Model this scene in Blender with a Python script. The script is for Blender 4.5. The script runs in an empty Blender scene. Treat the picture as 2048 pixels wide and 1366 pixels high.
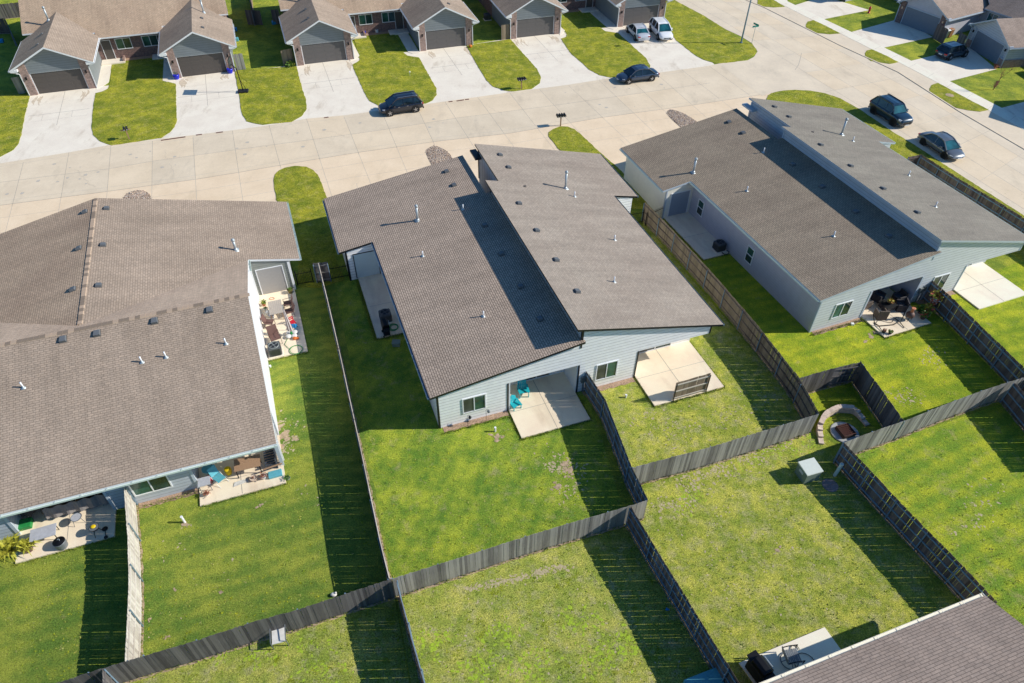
import bpy, math, random
from mathutils import Vector, Matrix
random.seed(7)
S = bpy.context.scene
COL = S.collection
R_ = math.radians
# ------------------------------------------------------------------ survey frame (camera station 33.8 m up)
PITCH, ROLL, F, H = R_(43.7354), R_(.6847), 1404.677, 33.8
_c, _s = math.cos(PITCH), math.sin(PITCH)
FW = Vector((0, _c, -_s)); _up = Vector((0, _s, _c)); _rt = Vector((1, 0, 0))
CR = _rt*math.cos(ROLL)+_up*math.sin(ROLL); CU = _up*math.cos(ROLL)-_rt*math.sin(ROLL)
def P(px, py, z=0.0):
    "point of the place at height z seen at photo pixel (2048 wide)"
    d = (px-1024)*CR-(py-683)*CU+F*FW
    t = (z-H)/d.z
    return Vector((d.x*t, d.y*t, z))
def zm(x0, y0, s, pts): return [(x0+x*s, y0+y*s) for x, y in pts]
class Frame:
    def __init__(s, o, deg, z=0):
        s.o = Vector((o[0], o[1], z)); s.a = R_(deg)
    def w(s, x, y, z=0):
        return s.o+Vector((x*math.cos(s.a)-y*math.sin(s.a), x*math.sin(s.a)+y*math.cos(s.a), z))
    def loc(s, p):
        d = p-s.o; return Vector((d.x*math.cos(s.a)+d.y*math.sin(s.a), -d.x*math.sin(s.a)+d.y*math.cos(s.a), d.z))
# ------------------------------------------------------------------ materials
M = {}
def nt(name):
    m = bpy.data.materials.new(name); m.use_nodes = True
    n = m.node_tree.nodes; n.clear()
    out = n.new('ShaderNodeOutputMaterial'); b = n.new('ShaderNodeBsdfPrincipled')
    m.node_tree.links.new(b.outputs[0], out.inputs[0])
    M[name] = m
    return m, n, m.node_tree.links, b
def node(n, t, **kw):
    x = n.new(t)
    for k, v in kw.items():
        if k in x.inputs: x.inputs[k].default_value = v
        else: setattr(x, k, v)
    return x
def ramp(n, l, src, stops):
    r = n.new('ShaderNodeValToRGB'); e = r.color_ramp.elements
    while len(e) < len(stops): e.new(.5)
    for q, (p, c) in zip(e, stops):
        q.position = p; q.color = (c[0], c[1], c[2], 1) if hasattr(c, '__len__') else (c, c, c, 1)
    l.new(src, r.inputs[0]); return r.outputs[0]
def mixc(n, l, fac, a, b, mode='MIX'):
    x = n.new('ShaderNodeMix'); x.data_type = 'RGBA'; x.blend_type = mode
    for s, v in ((0, fac), (6, a), (7, b)):
        if hasattr(v, 'links') or hasattr(v, 'is_output'): l.new(v, x.inputs[s])
        elif hasattr(v, '__len__'): x.inputs[s].default_value = (v[0], v[1], v[2], 1)
        else: x.inputs[s].default_value = v
    return x.outputs[2]
def noise(n, l, vec, scale, detail=4, rough=.6):
    x = node(n, 'ShaderNodeTexNoise', Scale=scale, Detail=detail, Roughness=rough)
    if vec is not None: l.new(vec, x.inputs['Vector'])
    return x.outputs['Fac']
def bump(n, l, b, h, strength, dist=.02, prev=None):
    x = node(n, 'ShaderNodeBump', Strength=strength, Distance=dist)
    l.new(h, x.inputs['Height'])
    if prev is not None: l.new(prev, x.inputs['Normal'])
    l.new(x.outputs[0], b.inputs['Normal']); return x.outputs[0]
def oc(n): return n.new('ShaderNodeTexCoord').outputs['Object']
def math_(n, l, op, a, b=None):
    x = n.new('ShaderNodeMath'); x.operation = op
    for i, v in enumerate((a, b)):
        if v is None: continue
        if hasattr(v, 'is_output'): l.new(v, x.inputs[i])
        else: x.inputs[i].default_value = v
    return x.outputs[0]
def mapv(n, l, vec, scale=(1, 1, 1), rot=(0, 0, 0), loc=(0, 0, 0)):
    x = n.new('ShaderNodeMapping'); x.inputs['Scale'].default_value = scale; x.inputs['Rotation'].default_value = rot
    x.inputs['Location'].default_value = loc
    l.new(vec, x.inputs['Vector']); return x.outputs[0]

def plain(name, col, rough=.6, metal=0, var=.12, scale=6, bmp=0, coat=0, spec=.5):
    m, n, l, b = nt(name)
    v = oc(n); f = noise(n, l, v, scale, 5)
    lo = [c*(1-var) for c in col]; hi = [min(1, c*(1+var)) for c in col]
    l.new(ramp(n, l, f, [(.3, lo), (.7, hi)]), b.inputs['Base Color'])
    b.inputs['Roughness'].default_value = rough; b.inputs['Metallic'].default_value = metal
    b.inputs['Coat Weight'].default_value = coat; b.inputs['Specular IOR Level'].default_value = spec
    if bmp: bump(n, l, b, noise(n, l, v, scale*6, 5), bmp)
    return m

def grass(name, green, yellow, dry, dryamt=.45, pscale=.5, contrast=1., stripe=None, sw=.16, lush=.5, weeds=0):
    m, n, l, b = nt(name)
    v = oc(n)
    fine = noise(n, l, v, 13., 8, .95)
    mid = noise(n, l, v, 2.2, 4, .6)
    big = noise(n, l, v, pscale, 4, .55)
    mx = math_(n, l, 'ADD', math_(n, l, 'MULTIPLY', mid, .35), math_(n, l, 'MULTIPLY', big, .65))
    if stripe:
        vv = mapv(n, l, v, (1, 1, 1), (0, 0, R_(stripe)))
        w = node(n, 'ShaderNodeTexWave', Scale=.32, Distortion=1.2, Detail=2); l.new(vv, w.inputs['Vector'])
        mx = math_(n, l, 'ADD', math_(n, l, 'MULTIPLY', mx, 1-sw), math_(n, l, 'MULTIPLY', w.outputs['Fac'], sw))
    base = ramp(n, l, mx, [(lush-.1, green), (lush+.02, [(a+b)/2 for a, b in zip(green, yellow)]), (lush+.1, yellow)])
    dn = noise(n, l, mapv(n, l, v, loc=(13, 7, 2)), pscale*2.6, 6, .68)
    dn2 = noise(n, l, mapv(n, l, v, loc=(3, 17, 5)), 5.5, 4, .7)
    dd = math_(n, l, 'ADD', math_(n, l, 'MULTIPLY', dn, .72), math_(n, l, 'MULTIPLY', dn2, .28))
    th = .76-.5*dryamt
    dm = ramp(n, l, dd, [(th-.04, 0.), (th+.17, 1.)])
    base = mixc(n, l, math_(n, l, 'MULTIPLY', dm, .85), base, dry)
    if weeds:
        wn = noise(n, l, mapv(n, l, v, loc=(33, 1, 2)), 1.3, 5, .7)
        base = mixc(n, l, math_(n, l, 'MULTIPLY', ramp(n, l, wn, [(.58, 0.), (.68, 1.)]), weeds), base, (.27, .33, .015))
    lo = max(.12, 1-.8*contrast); hi = 1+.85*contrast
    k = ramp(n, l, fine, [(.38, (lo*.9, lo, lo*1.0)), (.5, (.95, .95, .95)), (.62, (hi*1.04, hi, hi*1.))])
    base = mixc(n, l, 1., base, k, 'MULTIPLY')
    # scattered straw blades
    sp = noise(n, l, mapv(n, l, v, loc=(5, 5, 5)), 17., 3, .8)
    base = mixc(n, l, math_(n, l, 'MULTIPLY', ramp(n, l, sp, [(.58, 0.), (.66, 1.)]), .28), base, dry)
    l.new(base, b.inputs['Base Color'])
    b.inputs['Roughness'].default_value = .9; b.inputs['Specular IOR Level'].default_value = .15
    b1 = bump(n, l, b, fine, .9, .06)
    bump(n, l, b, noise(n, l, v, 26., 5, .8), .8, .03, b1)
    return m

def concrete(name, c1, c2, stain=(.3, .24, .16), stamt=.35, sc=.35):
    m, n, l, b = nt(name)
    v = oc(n)
    a = noise(n, l, v, sc, 5, .6); f = noise(n, l, v, 3.5, 6, .7); g = noise(n, l, v, 30, 4, .7)
    base = ramp(n, l, math_(n, l, 'ADD', math_(n, l, 'MULTIPLY', a, .7), math_(n, l, 'MULTIPLY', f, .3)), [(.36, c1), (.62, c2)])
    st = noise(n, l, mapv(n, l, v, (1, .35, 1), (0, 0, R_(20)), (9, 4, 0)), .55, 6, .65)
    base = mixc(n, l, math_(n, l, 'MULTIPLY', ramp(n, l, st, [(.56, 0.), (.74, 1.)]), stamt), base, stain)
    base = mixc(n, l, 1., base, ramp(n, l, g, [(.3, .88), (.7, 1.1)]), 'MULTIPLY')
    sp = noise(n, l, mapv(n, l, v, loc=(4, 4, 4)), 2.2, 6, .8)
    base = mixc(n, l, math_(n, l, 'MULTIPLY', ramp(n, l, sp, [(.66, 0.), (.72, 1.)]), .35), base, (.22, .2, .17))
    l.new(base, b.inputs['Base Color']); b.inputs['Roughness'].default_value = .85
    bump(n, l, b, g, .15, .01)
    return m

def shingle(name, c1, c2, mort, row=.143, tab=.32, glow=.5, dark=.6, sq=1.):
    m, n, l, b = nt(name)
    uv = n.new('ShaderNodeTexCoord').outputs['UV']
    br = n.new('ShaderNodeTexBrick'); l.new(uv, br.inputs['Vector'])
    br.inputs['Scale'].default_value = 1; br.inputs['Brick Width'].default_value = tab; br.inputs['Row Height'].default_value = row
    br.inputs['Mortar Size'].default_value = .02; br.inputs['Mortar Smooth'].default_value = .3; br.offset = .37; br.offset_frequency = 2
    br.squash = sq; br.squash_frequency = 3
    br.inputs['Color1'].default_value = (1.06, 1.06, 1.06, 1); br.inputs['Color2'].default_value = (.91, .91, .91, 1); br.inputs['Mortar'].default_value = (dark, dark, dark, 1)
    br2 = n.new('ShaderNodeTexBrick'); l.new(mapv(n, l, uv, (1, 1, 1), (0, 0, 0), (.11, .0, 0)), br2.inputs['Vector'])
    br2.inputs['Scale'].default_value = 1; br2.inputs['Brick Width'].default_value = tab*.47; br2.inputs['Row Height'].default_value = row
    br2.inputs['Mortar Size'].default_value = 0; br2.offset = .61
    br2.inputs['Color1'].default_value = (1.08, 1.06, 1.05, 1); br2.inputs['Color2'].default_value = (.93, .93, .94, 1)
    big = noise(n, l, uv, .22, 5, .6)
    fine = noise(n, l, uv, 14, 4, .8)
    base = ramp(n, l, big, [(.35, c2), (.65, c1)])
    base = mixc(n, l, 1., base, br.outputs['Color'], 'MULTIPLY')
    base = mixc(n, l, 1., base, br2.outputs['Color'], 'MULTIPLY')
    base = mixc(n, l, 1., base, ramp(n, l, fine, [(.3, .82), (.7, 1.2)]), 'MULTIPLY')
    sk = noise(n, l, mapv(n, l, uv, (1., .16, 1)), .9, 5, .65)
    base = mixc(n, l, 1., base, ramp(n, l, sk, [(.33, .88), (.67, 1.1)]), 'MULTIPLY')
    l.new(base, b.inputs['Base Color']); b.inputs['Roughness'].default_value = .92; b.inputs['Specular IOR Level'].default_value = .2
    # courses overlap: saw-tooth height up the slope
    sx = n.new('ShaderNodeSeparateXYZ'); l.new(uv, sx.inputs[0])
    saw = math_(n, l, 'FRACT', math_(n, l, 'DIVIDE', sx.outputs[1], row))
    b1 = bump(n, l, b, math_(n, l, 'SUBTRACT', 1., saw), .6, .012)
    bump(n, l, b, fine, .35, .01, b1)
    return m

def siding(name, col, lap=.25, dark=.5, vertical=None):
    m, n, l, b = nt(name)
    v = oc(n); sx = n.new('ShaderNodeSeparateXYZ'); l.new(v, sx.inputs[0])
    if vertical: src = math_(n, l, 'ADD', sx.outputs[0], sx.outputs[1]); lap = vertical
    else: src = sx.outputs[2]
    fr = math_(n, l, 'FRACT', math_(n, l, 'DIVIDE', src, lap))
    line = ramp(n, l, fr, [(0, dark), (.08, dark), (.13, 1.)])
    f = noise(n, l, v, 2., 4)
    base = ramp(n, l, f, [(.3, [c*.94 for c in col]), (.7, [min(1, c*1.05) for c in col])])
    base = mixc(n, l, 1., base, line, 'MULTIPLY')
    l.new(base, b.inputs['Base Color']); b.inputs['Roughness'].default_value = .6
    bump(n, l, b, math_(n, l, 'SUBTRACT', 1., fr), .12, .01)
    return m

def brickm(name, c1, c2, mort, axis=0):
    m, n, l, b = nt(name)
    v = oc(n); sx = n.new('ShaderNodeSeparateXYZ'); l.new(v, sx.inputs[0])
    cx = n.new('ShaderNodeCombineXYZ'); l.new(math_(n, l, 'ADD', sx.outputs[0], sx.outputs[1]), cx.inputs[0]); l.new(sx.outputs[2], cx.inputs[1])
    br = n.new('ShaderNodeTexBrick'); l.new(cx.outputs[0], br.inputs['Vector'])
    br.inputs['Scale'].default_value = 1; br.inputs['Brick Width'].default_value = .22; br.inputs['Row Height'].default_value = .08; br.inputs['Mortar Size'].default_value = .008
    br.inputs['Color1'].default_value = (*c1, 1); br.inputs['Color2'].default_value = (*c2, 1); br.inputs['Mortar'].default_value = (*mort, 1)
    f = noise(n, l, cx.outputs[0], 3.5, 5, .8)
    base = mixc(n, l, 1., br.outputs['Color'], ramp(n, l, f, [(.3, .55), (.7, 1.5)]), 'MULTIPLY')
    l.new(base, b.inputs['Base Color']); b.inputs['Roughness'].default_value = .85
    bump(n, l, b, br.outputs['Fac'], -.3, .01)
    return m

def wood(name, dark, light, rough=.85, streak=1.):
    m, n, l, b = nt(name)
    v = oc(n); g = n.new('ShaderNodeNewGeometry')
    s = noise(n, l, mapv(n, l, v, (22, 22, 1.2)), 1., 6, .7)
    big = noise(n, l, v, .5, 3)
    t = math_(n, l, 'ADD', math_(n, l, 'MULTIPLY', s, .4), math_(n, l, 'ADD', math_(n, l, 'MULTIPLY', g.outputs['Random Per Island'], .42), math_(n, l, 'MULTIPLY', big, .28)))
    mid = [(a+c)/2 for a, c in zip(dark, light)]
    base = ramp(n, l, t, [(.28, dark), (.5, mid), (.78, light)])
    st = noise(n, l, mapv(n, l, v, (9, 9, .8)), 1.3, 5, .75)
    base = mixc(n, l, math_(n, l, 'MULTIPLY', ramp(n, l, st, [(.6, 0.), (.75, 1.)]), .45), base, [min(.6, c*1.7) for c in light])
    l.new(base, b.inputs['Base Color']); b.inputs['Roughness'].default_value = rough; b.inputs['Specular IOR Level'].default_value = .2
    bump(n, l, b, s, .4, .01)
    return m

def pebbles(name):
    m, n, l, b = nt(name)
    v = oc(n)
    vo = node(n, 'ShaderNodeTexVoronoi', Scale=7.); l.new(v, vo.inputs['Vector'])
    c = ramp(n, l, math_(n, l, 'FRACT', math_(n, l, 'MULTIPLY', vo.outputs['Color'], 3.1)), [(0, (.3, .2, .15)), (.4, (.55, .4, .28)), (.8, (.75, .6, .46)), (1, (.5, .42, .38))])
    sh = ramp(n, l, vo.outputs['Distance'], [(.2, 1.), (.62, .6)])  # shade in the gaps between stones, painted into the colour
    l.new(mixc(n, l, 1., c, sh, 'MULTIPLY'), b.inputs['Base Color']); b.inputs['Roughness'].default_value = .8
    bump(n, l, b, math_(n, l, 'SUBTRACT', 1., vo.outputs['Distance']), 1., .08)
    return m

def glass(name, col=(.02, .045, .045), rough=.06):
    m, n, l, b = nt(name)
    v = oc(n)
    l.new(ramp(n, l, noise(n, l, v, .9, 3), [(.35, [c*.6 for c in col]), (.65, [c*1.7 for c in col])]), b.inputs['Base Color'])
    b.inputs['Roughness'].default_value = rough; b.inputs['Specular IOR Level'].default_value = .8
    return m

# lawns
D1 = (.5, .42, .2)
grass('grass_base', (0.184, 0.263, 0.033), (0.437, 0.459, 0.050), D1, .3)
grass('grass_green', (0.149, 0.258, 0.039), (0.380, 0.431, 0.061), D1, .24, .35, .9, stripe=70, sw=.07)
grass('grass_center', (0.149, 0.280, 0.033), (0.425, 0.504, 0.050), (.5, .42, .22), .36, .5, 1., stripe=20, sw=.05)
grass('grass_dry', (0.265, 0.347, 0.044), (0.564, 0.560, 0.094), (.56, .50, .27), .46, .55, 1.1, weeds=.35)
grass('grass_weedy', (0.276, 0.370, 0.055), (0.564, 0.560, 0.121), (.56, .50, .3), .44, .6, 1.1, weeds=.9)
grass('grass_bright', (0.230, 0.347, 0.022), (0.529, 0.560, 0.033), D1, .3, .4, .9, stripe=70, sw=.08)
grass('grass_striped', (0.207, 0.347, 0.033), (0.483, 0.538, 0.039), D1, .38, .5, .9, stripe=62, sw=.1)
grass('grass_front', (0.193, 0.240, 0.022), (0.406, 0.395, 0.035), (.5, .44, .14), .42, .6, 1.15)
grass('grass_worn', (0.172, 0.246, 0.039), (0.402, 0.403, 0.077), (.45, .33, .2), .95, .9, 1.)
concrete('street_concrete', (0.744, 0.608, 0.437), (0.862, 0.715, 0.523), (.40, .33, .24), .35)
concrete('street_concrete_pale', (0.744, 0.622, 0.466), (0.862, 0.721, 0.536), (.42, .36, .27), .3)
concrete('apron_concrete', (0.829, 0.642, 0.436), (0.944, 0.747, 0.524), (.5, .4, .27), .3)
concrete('drive_concrete', (0.858, 0.753, 0.617), (0.950, 0.858, 0.710), (.45, .34, .22), .55, .5)
concrete('patio_concrete', (0.887, 0.721, 0.535), (0.950, 0.826, 0.617), (.42, .3, .18), .4, .6)
concrete('white_concrete', (0.915, 0.800, 0.652), (0.950, 0.904, 0.733), (.5, .4, .3), .3, .6)
plain('joint', (.42, .37, .31), .9); plain('joint_light', (.56, .5, .42), .9); plain('rust_stain', (.68, .56, .42), .9, var=.2, scale=3)
concrete('street_b', (0.713, 0.587, 0.425), (0.828, 0.690, 0.508), (.4, .33, .25), .4)
concrete('street_c', (0.765, 0.614, 0.429), (0.880, 0.715, 0.508), (.42, .35, .27), .25)
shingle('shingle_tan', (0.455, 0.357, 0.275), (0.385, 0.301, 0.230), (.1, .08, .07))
shingle('shingle_tan_lit', (0.647, 0.494, 0.362), (0.571, 0.430, 0.318), (.1, .08, .07), dark=.75)  # tan shingle lightened so the front slope looks brighter: light put into colour
shingle('shingle_center', (0.531, 0.419, 0.327), (0.464, 0.365, 0.284), (.1, .08, .07), dark=.3)  # left-slope copy: colour raised to offset the shade of facing away from sun
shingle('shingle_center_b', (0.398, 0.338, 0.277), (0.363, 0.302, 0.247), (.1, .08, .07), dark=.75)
shingle('shingle_grey', (0.379, 0.309, 0.228), (0.319, 0.255, 0.190), (.1, .08, .07), dark=.5)  # left slope again lighter than its sunward twin, shading evened out in colour
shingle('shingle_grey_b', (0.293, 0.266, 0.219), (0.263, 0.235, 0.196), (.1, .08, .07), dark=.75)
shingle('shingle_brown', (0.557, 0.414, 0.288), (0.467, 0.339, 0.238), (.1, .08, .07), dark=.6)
shingle('shingle_slate', (0.438, 0.341, 0.276), (0.365, 0.283, 0.229), (.1, .08, .07), tab=.5)
siding('siding_white', (.96, .95, .94)); siding('siding_blue', (.66, .68, .70)); siding('siding_grey', (.21, .235, .25), .25, .6)
siding('siding_slate', (.5, .54, .6)); siding('siding_sage', (.26, .275, .25), .2, .6); siding('board_batten', (.42, .43, .45), vertical=.62, dark=.5)
siding('siding_cream', (.62, .57, .47), .22, .8); siding('siding_dusk', (.5, .5, .56), .2, .85)
plain('stucco_white', (.72, .73, .75), .8, var=.04); plain('stucco_lilac', (.5, .49, .55), .8, var=.05)
plain('board_cream', (.85, .8, .68), .8, var=.04, scale=2)
brickm('brick_red', (.22, .105, .085), (.12, .065, .06), (.3, .26, .23)); brickm('brick_pink', (.36, .22, .18), (.24, .15, .13), (.4, .36, .32))
plain('trim_white', (.8, .81, .82), .5, var=.03); plain('trim_dark', (.012, .014, .017), .45, var=.1); plain('trim_blue', (.50, .56, .62), .5, var=.04)
plain('gutter_mint', (.62, .72, .66), .4, var=.06, scale=12)
wood('wood_dark', (.06, .055, .056), (.2, .185, .175)); wood('wood_grey', (.13, .122, .115), (.42, .4, .36)); wood('wood_tan', (.15, .115, .085), (.32, .25, .18))
wood('wood_pale', (.42, .37, .31), (.68, .63, .55)); wood('wood_brown', (.085, .06, .055), (.22, .17, .15)); wood('wood_table', (.28, .16, .09), (.42, .27, .17)); wood('wood_deck', (.3, .26, .22), (.5, .44, .38))
wood('cap_wood', (.45, .38, .3), (.7, .62, .52))
plain('steel_blue', (.2, .3, .4), .5, .1, var=.2); plain('galv', (.5, .55, .57), .45, .4, var=.15); plain('pipe_white', (.85, .86, .88), .4, var=.03)
plain('black_metal', (.012, .012, .014), .4, .5, var=.2); plain('black_plastic', (.015, .016, .018), .45); plain('vent_grey', (.15, .16, .17), .6, .1)
plain('vent_black', (.13, .115, .1), .8)
plain('ac_grey', (.11, .115, .12), .5, .4, bmp=.1); plain('ac_light', (.2, .22, .215), .5, .4); plain('fan_dark', (.01, .012, .02), .5)
plain('transformer_green', (.66, .7, .62), .5, var=.05); plain('transformer_side', (.2, .26, .22), .5, var=.05)
plain('door_grey', (.13, .12, .115), .6, var=.04); plain('door_brown', (.10, .085, .075), .6, var=.04); plain('door_light', (.62, .72, .72), .5, var=.03)
plain('door_shed', (.34, .325, .31), .6, var=.04); plain('door_blue', (.30, .34, .40), .6, var=.04); plain('door_slate', (.17, .2, .245), .6, var=.05)
glass('glass_dark'); glass('glass_green', (.03, .09, .07)); glass('glass_screen', (.06, .07, .07), .4); glass('glass_teal', (.03, .12, .13)); glass('car_glass', (.01, .02, .028), .04); glass('car_glass_teal', (.012, .09, .11), .05)
plain('tyre', (.012, .012, .013), .8); plain('rim_silver', (.5, .5, .52), .3, .8); plain('rim_black', (.02, .02, .022), .35, .6)
def paint(name, col, metal=.3):
    m = plain(name, col, .28, metal, var=.02, coat=1.); return m
paint('paint_black', (.012, .013, .017), .2); paint('paint_navy', (.012, .015, .026), .2); paint('paint_silver', (.62, .64, .68), .15)
paint('paint_white', (.92, .92, .92), 0); paint('paint_black_sky', (.01, .032, .06), .15); paint('paint_grey', (.14, .155, .175), .25); paint('paint_slate', (.04, .065, .11), .3)  # wagon and hatchback black: blue of the reflected sky put into the colour
plain('lamp_red', (.45, .02, .02), .2, var=.1); plain('lamp_clear', (.7, .72, .75), .1, var=.05); plain('plate', (.6, .62, .65), .4)
plain('turquoise', (.015, .42, .48), .45, var=.06); plain('cobalt', (.01, .02, .5), .25, var=.1); plain('red_plastic', (.6, .02, .04), .4); plain('blue_plastic', (.02, .28, .6), .4)
plain('yellow_plastic', (.8, .55, .01), .4); plain('green_plastic', (.02, .25, .06), .5); plain('teal_paint', (.12, .42, .5), .5); plain('orange', (.65, .16, .02), .5)
plain('terracotta', (.5, .18, .09), .7); plain('terracotta_dark', (.13, .07, .055), .6); plain('wicker', (.12, .09, .07), .8, bmp=.6, scale=12); plain('wicker_dark', (.05, .045, .05), .8, bmp=.5, scale=12)
plain('brown_sling', (.16, .085, .07), .7); plain('fabric_grey', (.45, .46, .5), .8); plain('fabric_dark', (.05, .06, .08), .8); plain('tarp', (.035, .035, .04), .75, bmp=.5, scale=3); plain('tarp_light', (.22, .2, .19), .7, bmp=.4, scale=3)
plain('cushion_white', (.72, .7, .66), .8); plain('umbrella_cream', (.6, .55, .52), .8); plain('umbrella_stripe', (.15, .09, .09), .8)
plain('stone_block', (.68, .54, .43), .9, var=.25, scale=3, bmp=.6); plain('stone_ring', (.42, .43, .42), .8, var=.1, bmp=.3); plain('rust', (.16, .06, .04), .8, var=.4); plain('ash', (.05, .03, .025), .9, bmp=.5)
plain('soil', (.46, .34, .22), .95, var=.35, scale=6, bmp=.7); plain('mulch', (.42, .28, .19), .95, var=.5, scale=14, bmp=.9)
plain('leaf_green', (.09, .19, .02), .6, var=.4, scale=9); plain('leaf_yellow', (.42, .40, .04), .6, var=.3, scale=9); plain('leaf_red', (.45, .12, .06), .7, var=.4, scale=20); plain('twig', (.22, .11, .07), .9); plain('leaf_rust', (.36, .14, .08), .8, var=.4, scale=20)
plain('sign_green', (.0, .28, .22), .4); plain('pole_steel', (.20, .30, .38), .4, .4, var=.08); plain('bin_orange', (.35, .16, .07), .6); plain('white_plastic', (.8, .8, .78), .5); plain('hose_green', (.03, .3, .08), .4); plain('pumpkin', (.75, .22, .02), .5)
plain('lamp_glow', (.9, .6, .4), .4); plain('rug', (.62, .6, .55), .9, var=.2, scale=9); plain('grey_frame', (.18, .2, .22), .5, .3); plain('olive', (.2, .17, .05), .6); plain('cover_black', (.018, .018, .02), .6, bmp=.7, scale=2)
pebbles('river_rock')

plain('rust_dust', (.26, .2, .19), .9, var=.3, scale=8, bmp=.3)

plain('dry_earth', (.5, .42, .25), .95, var=.25, scale=9, bmp=.7); plain('weed_green', (.36, .5, .03), .9, var=.3, scale=12, bmp=.6)

plain('pebble_a', (.74, .58, .43), .8, var=.25, scale=9); plain('pebble_b', (.55, .38, .3), .8, var=.25, scale=9); plain('pebble_c', (.62, .56, .5), .8, var=.25, scale=9)
# ------------------------------------------------------------------ mesh helpers
class MB:
    def __init__(s): s.v = []; s.f = []; s.m = []; s.uv = {}; s.X = Matrix.Identity(4)
    def pts(s, ps):
        i = len(s.v); s.v += [tuple(s.X @ Vector(p)) for p in ps]; return i
    def poly(s, ps, m=0, uv=None):
        i = s.pts(ps); s.f.append(tuple(range(i, i+len(ps)))); s.m.append(m)
        if uv: s.uv[len(s.f)-1] = uv
    def hexa(s, b, t, m=0):
        i = s.pts(list(b)+list(t)); n = len(b)
        s.f.append(tuple(i+k for k in range(n))[::-1]); s.m.append(m)
        s.f.append(tuple(i+n+k for k in range(n))); s.m.append(m)
        for k in range(n):
            j = (k+1) % n; s.f.append((i+k, i+j, i+n+j, i+n+k)); s.m.append(m)
    def box(s, x0, y0, z0, x1, y1, z1, m=0):
        if x0 > x1: x0, x1 = x1, x0
        if y0 > y1: y0, y1 = y1, y0
        s.hexa([(x0, y0, z0), (x1, y0, z0), (x1, y1, z0), (x0, y1, z0)], [(x0, y0, z1), (x1, y0, z1), (x1, y1, z1), (x0, y1, z1)], m)
    def wedge(s, x0, x1, y0, y1, z0, zf, m=0):
        c = [(x0, y0), (x1, y0), (x1, y1), (x0, y1)]
        s.hexa([(x, y, z0) for x, y in c], [(x, y, zf(x, y)) for x, y in c], m)
    def bar(s, p, q, w, h, m=0, up=(0, 0, 1)):
        p, q = Vector(p), Vector(q); d = (q-p).normalized(); u = Vector(up)
        if abs(d.dot(u)) > .98: u = Vector((0, 1, 0)) if abs(d.y) < .9 else Vector((1, 0, 0))
        a = d.cross(u).normalized()*w/2; c = a.cross(d).normalized()*h/2
        o = [-a-c, a-c, a+c, -a+c]
        s.hexa([p+k for k in o], [q+k for k in o], m)
    def cyl(s, p, q, r0, r1=None, n=12, m=0, cap=True):
        r1 = r0 if r1 is None else r1
        p, q = Vector(p), Vector(q); d = (q-p).normalized(); u = Vector((0, 0, 1)) if abs(d.z) < .9 else Vector((1, 0, 0))
        a = d.cross(u).normalized(); c = d.cross(a)
        A = [p+(a*math.cos(2*math.pi*k/n)+c*math.sin(2*math.pi*k/n))*r0 for k in range(n)]
        B = [q+(a*math.cos(2*math.pi*k/n)+c*math.sin(2*math.pi*k/n))*r1 for k in range(n)]
        i = s.pts(A+B)
        for k in range(n):
            j = (k+1) % n; s.f.append((i+k, i+j, i+n+j, i+n+k)); s.m.append(m)
        if cap: s.f += [tuple(range(i, i+n))[::-1], tuple(range(i+n, i+2*n))]; s.m += [m, m]
    def tube(s, ps, r, n=6, m=0):
        for a, b in zip(ps, ps[1:]): s.cyl(a, b, r, r, n, m)
    def lathe(s, prof, c=(0, 0, 0), n=16, m=0):
        c = Vector(c); rings = []
        for r, z in prof: rings.append(s.pts([c+Vector((r*math.cos(2*math.pi*k/n), r*math.sin(2*math.pi*k/n), z)) for k in range(n)]))
        for a, b in zip(rings, rings[1:]):
            for k in range(n):
                j = (k+1) % n; s.f.append((a+k, a+j, b+j, b+k)); s.m.append(m)
        s.f.append(tuple(rings[-1]+k for k in range(n))); s.m.append(m)
    def blob(s, c, r, m=0, n=8, sq=(1, 1, 1), jit=0):
        c = Vector(c); rings = []
        for i in range(1, n):
            t = math.pi*i/n
            rings.append(s.pts([c+Vector((r*sq[0]*math.sin(t)*math.cos(2*math.pi*k/10), r*sq[1]*math.sin(t)*math.sin(2*math.pi*k/10), -r*sq[2]*math.cos(t)))*(1+random.uniform(-jit, jit)) if jit == 0 else c+Vector((r*sq[0]*math.sin(t)*math.cos(2*math.pi*k/10), r*sq[1]*math.sin(t)*math.sin(2*math.pi*k/10), -r*sq[2]*math.cos(t)))*(1+random.uniform(-jit, jit)) for k in range(10)]))
        for a, b in zip(rings, rings[1:]):
            for k in range(10):
                j = (k+1) % 10; s.f.append((a+k, a+j, b+j, b+k)); s.m.append(m)
        s.f.append(tuple(rings[0]+k for k in range(10))[::-1]); s.f.append(tuple(rings[-1]+k for k in range(10))); s.m += [m, m]
    def build(s, name, mats, parent=None, smooth=False, kind=None, loc=None, rz=0, bevel=0):
        me = bpy.data.meshes.new(name); me.from_pydata(s.v, [], s.f)
        for mt in (mats if isinstance(mats, (list, tuple)) else [mats]): me.materials.append(M[mt])
        for p, k in zip(me.polygons, s.m): p.material_index = k; p.use_smooth = smooth
        if s.uv:
            ul = me.uv_layers.new(name='UVMap')
            for fi, uv in s.uv.items():
                for li, c in zip(me.polygons[fi].loop_indices, uv): ul.data[li].uv = c
        me.validate(); me.update()
        o = bpy.data.objects.new(name, me); COL.objects.link(o)
        if parent: o.parent = parent
        if loc is not None: o.location = loc
        o.rotation_euler.z = rz
        if kind: o['kind'] = kind
        if bevel:
            bv = o.modifiers.new('bevel', 'BEVEL'); bv.width = bevel; bv.segments = 2; bv.limit_method = 'ANGLE'
        return o
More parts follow.
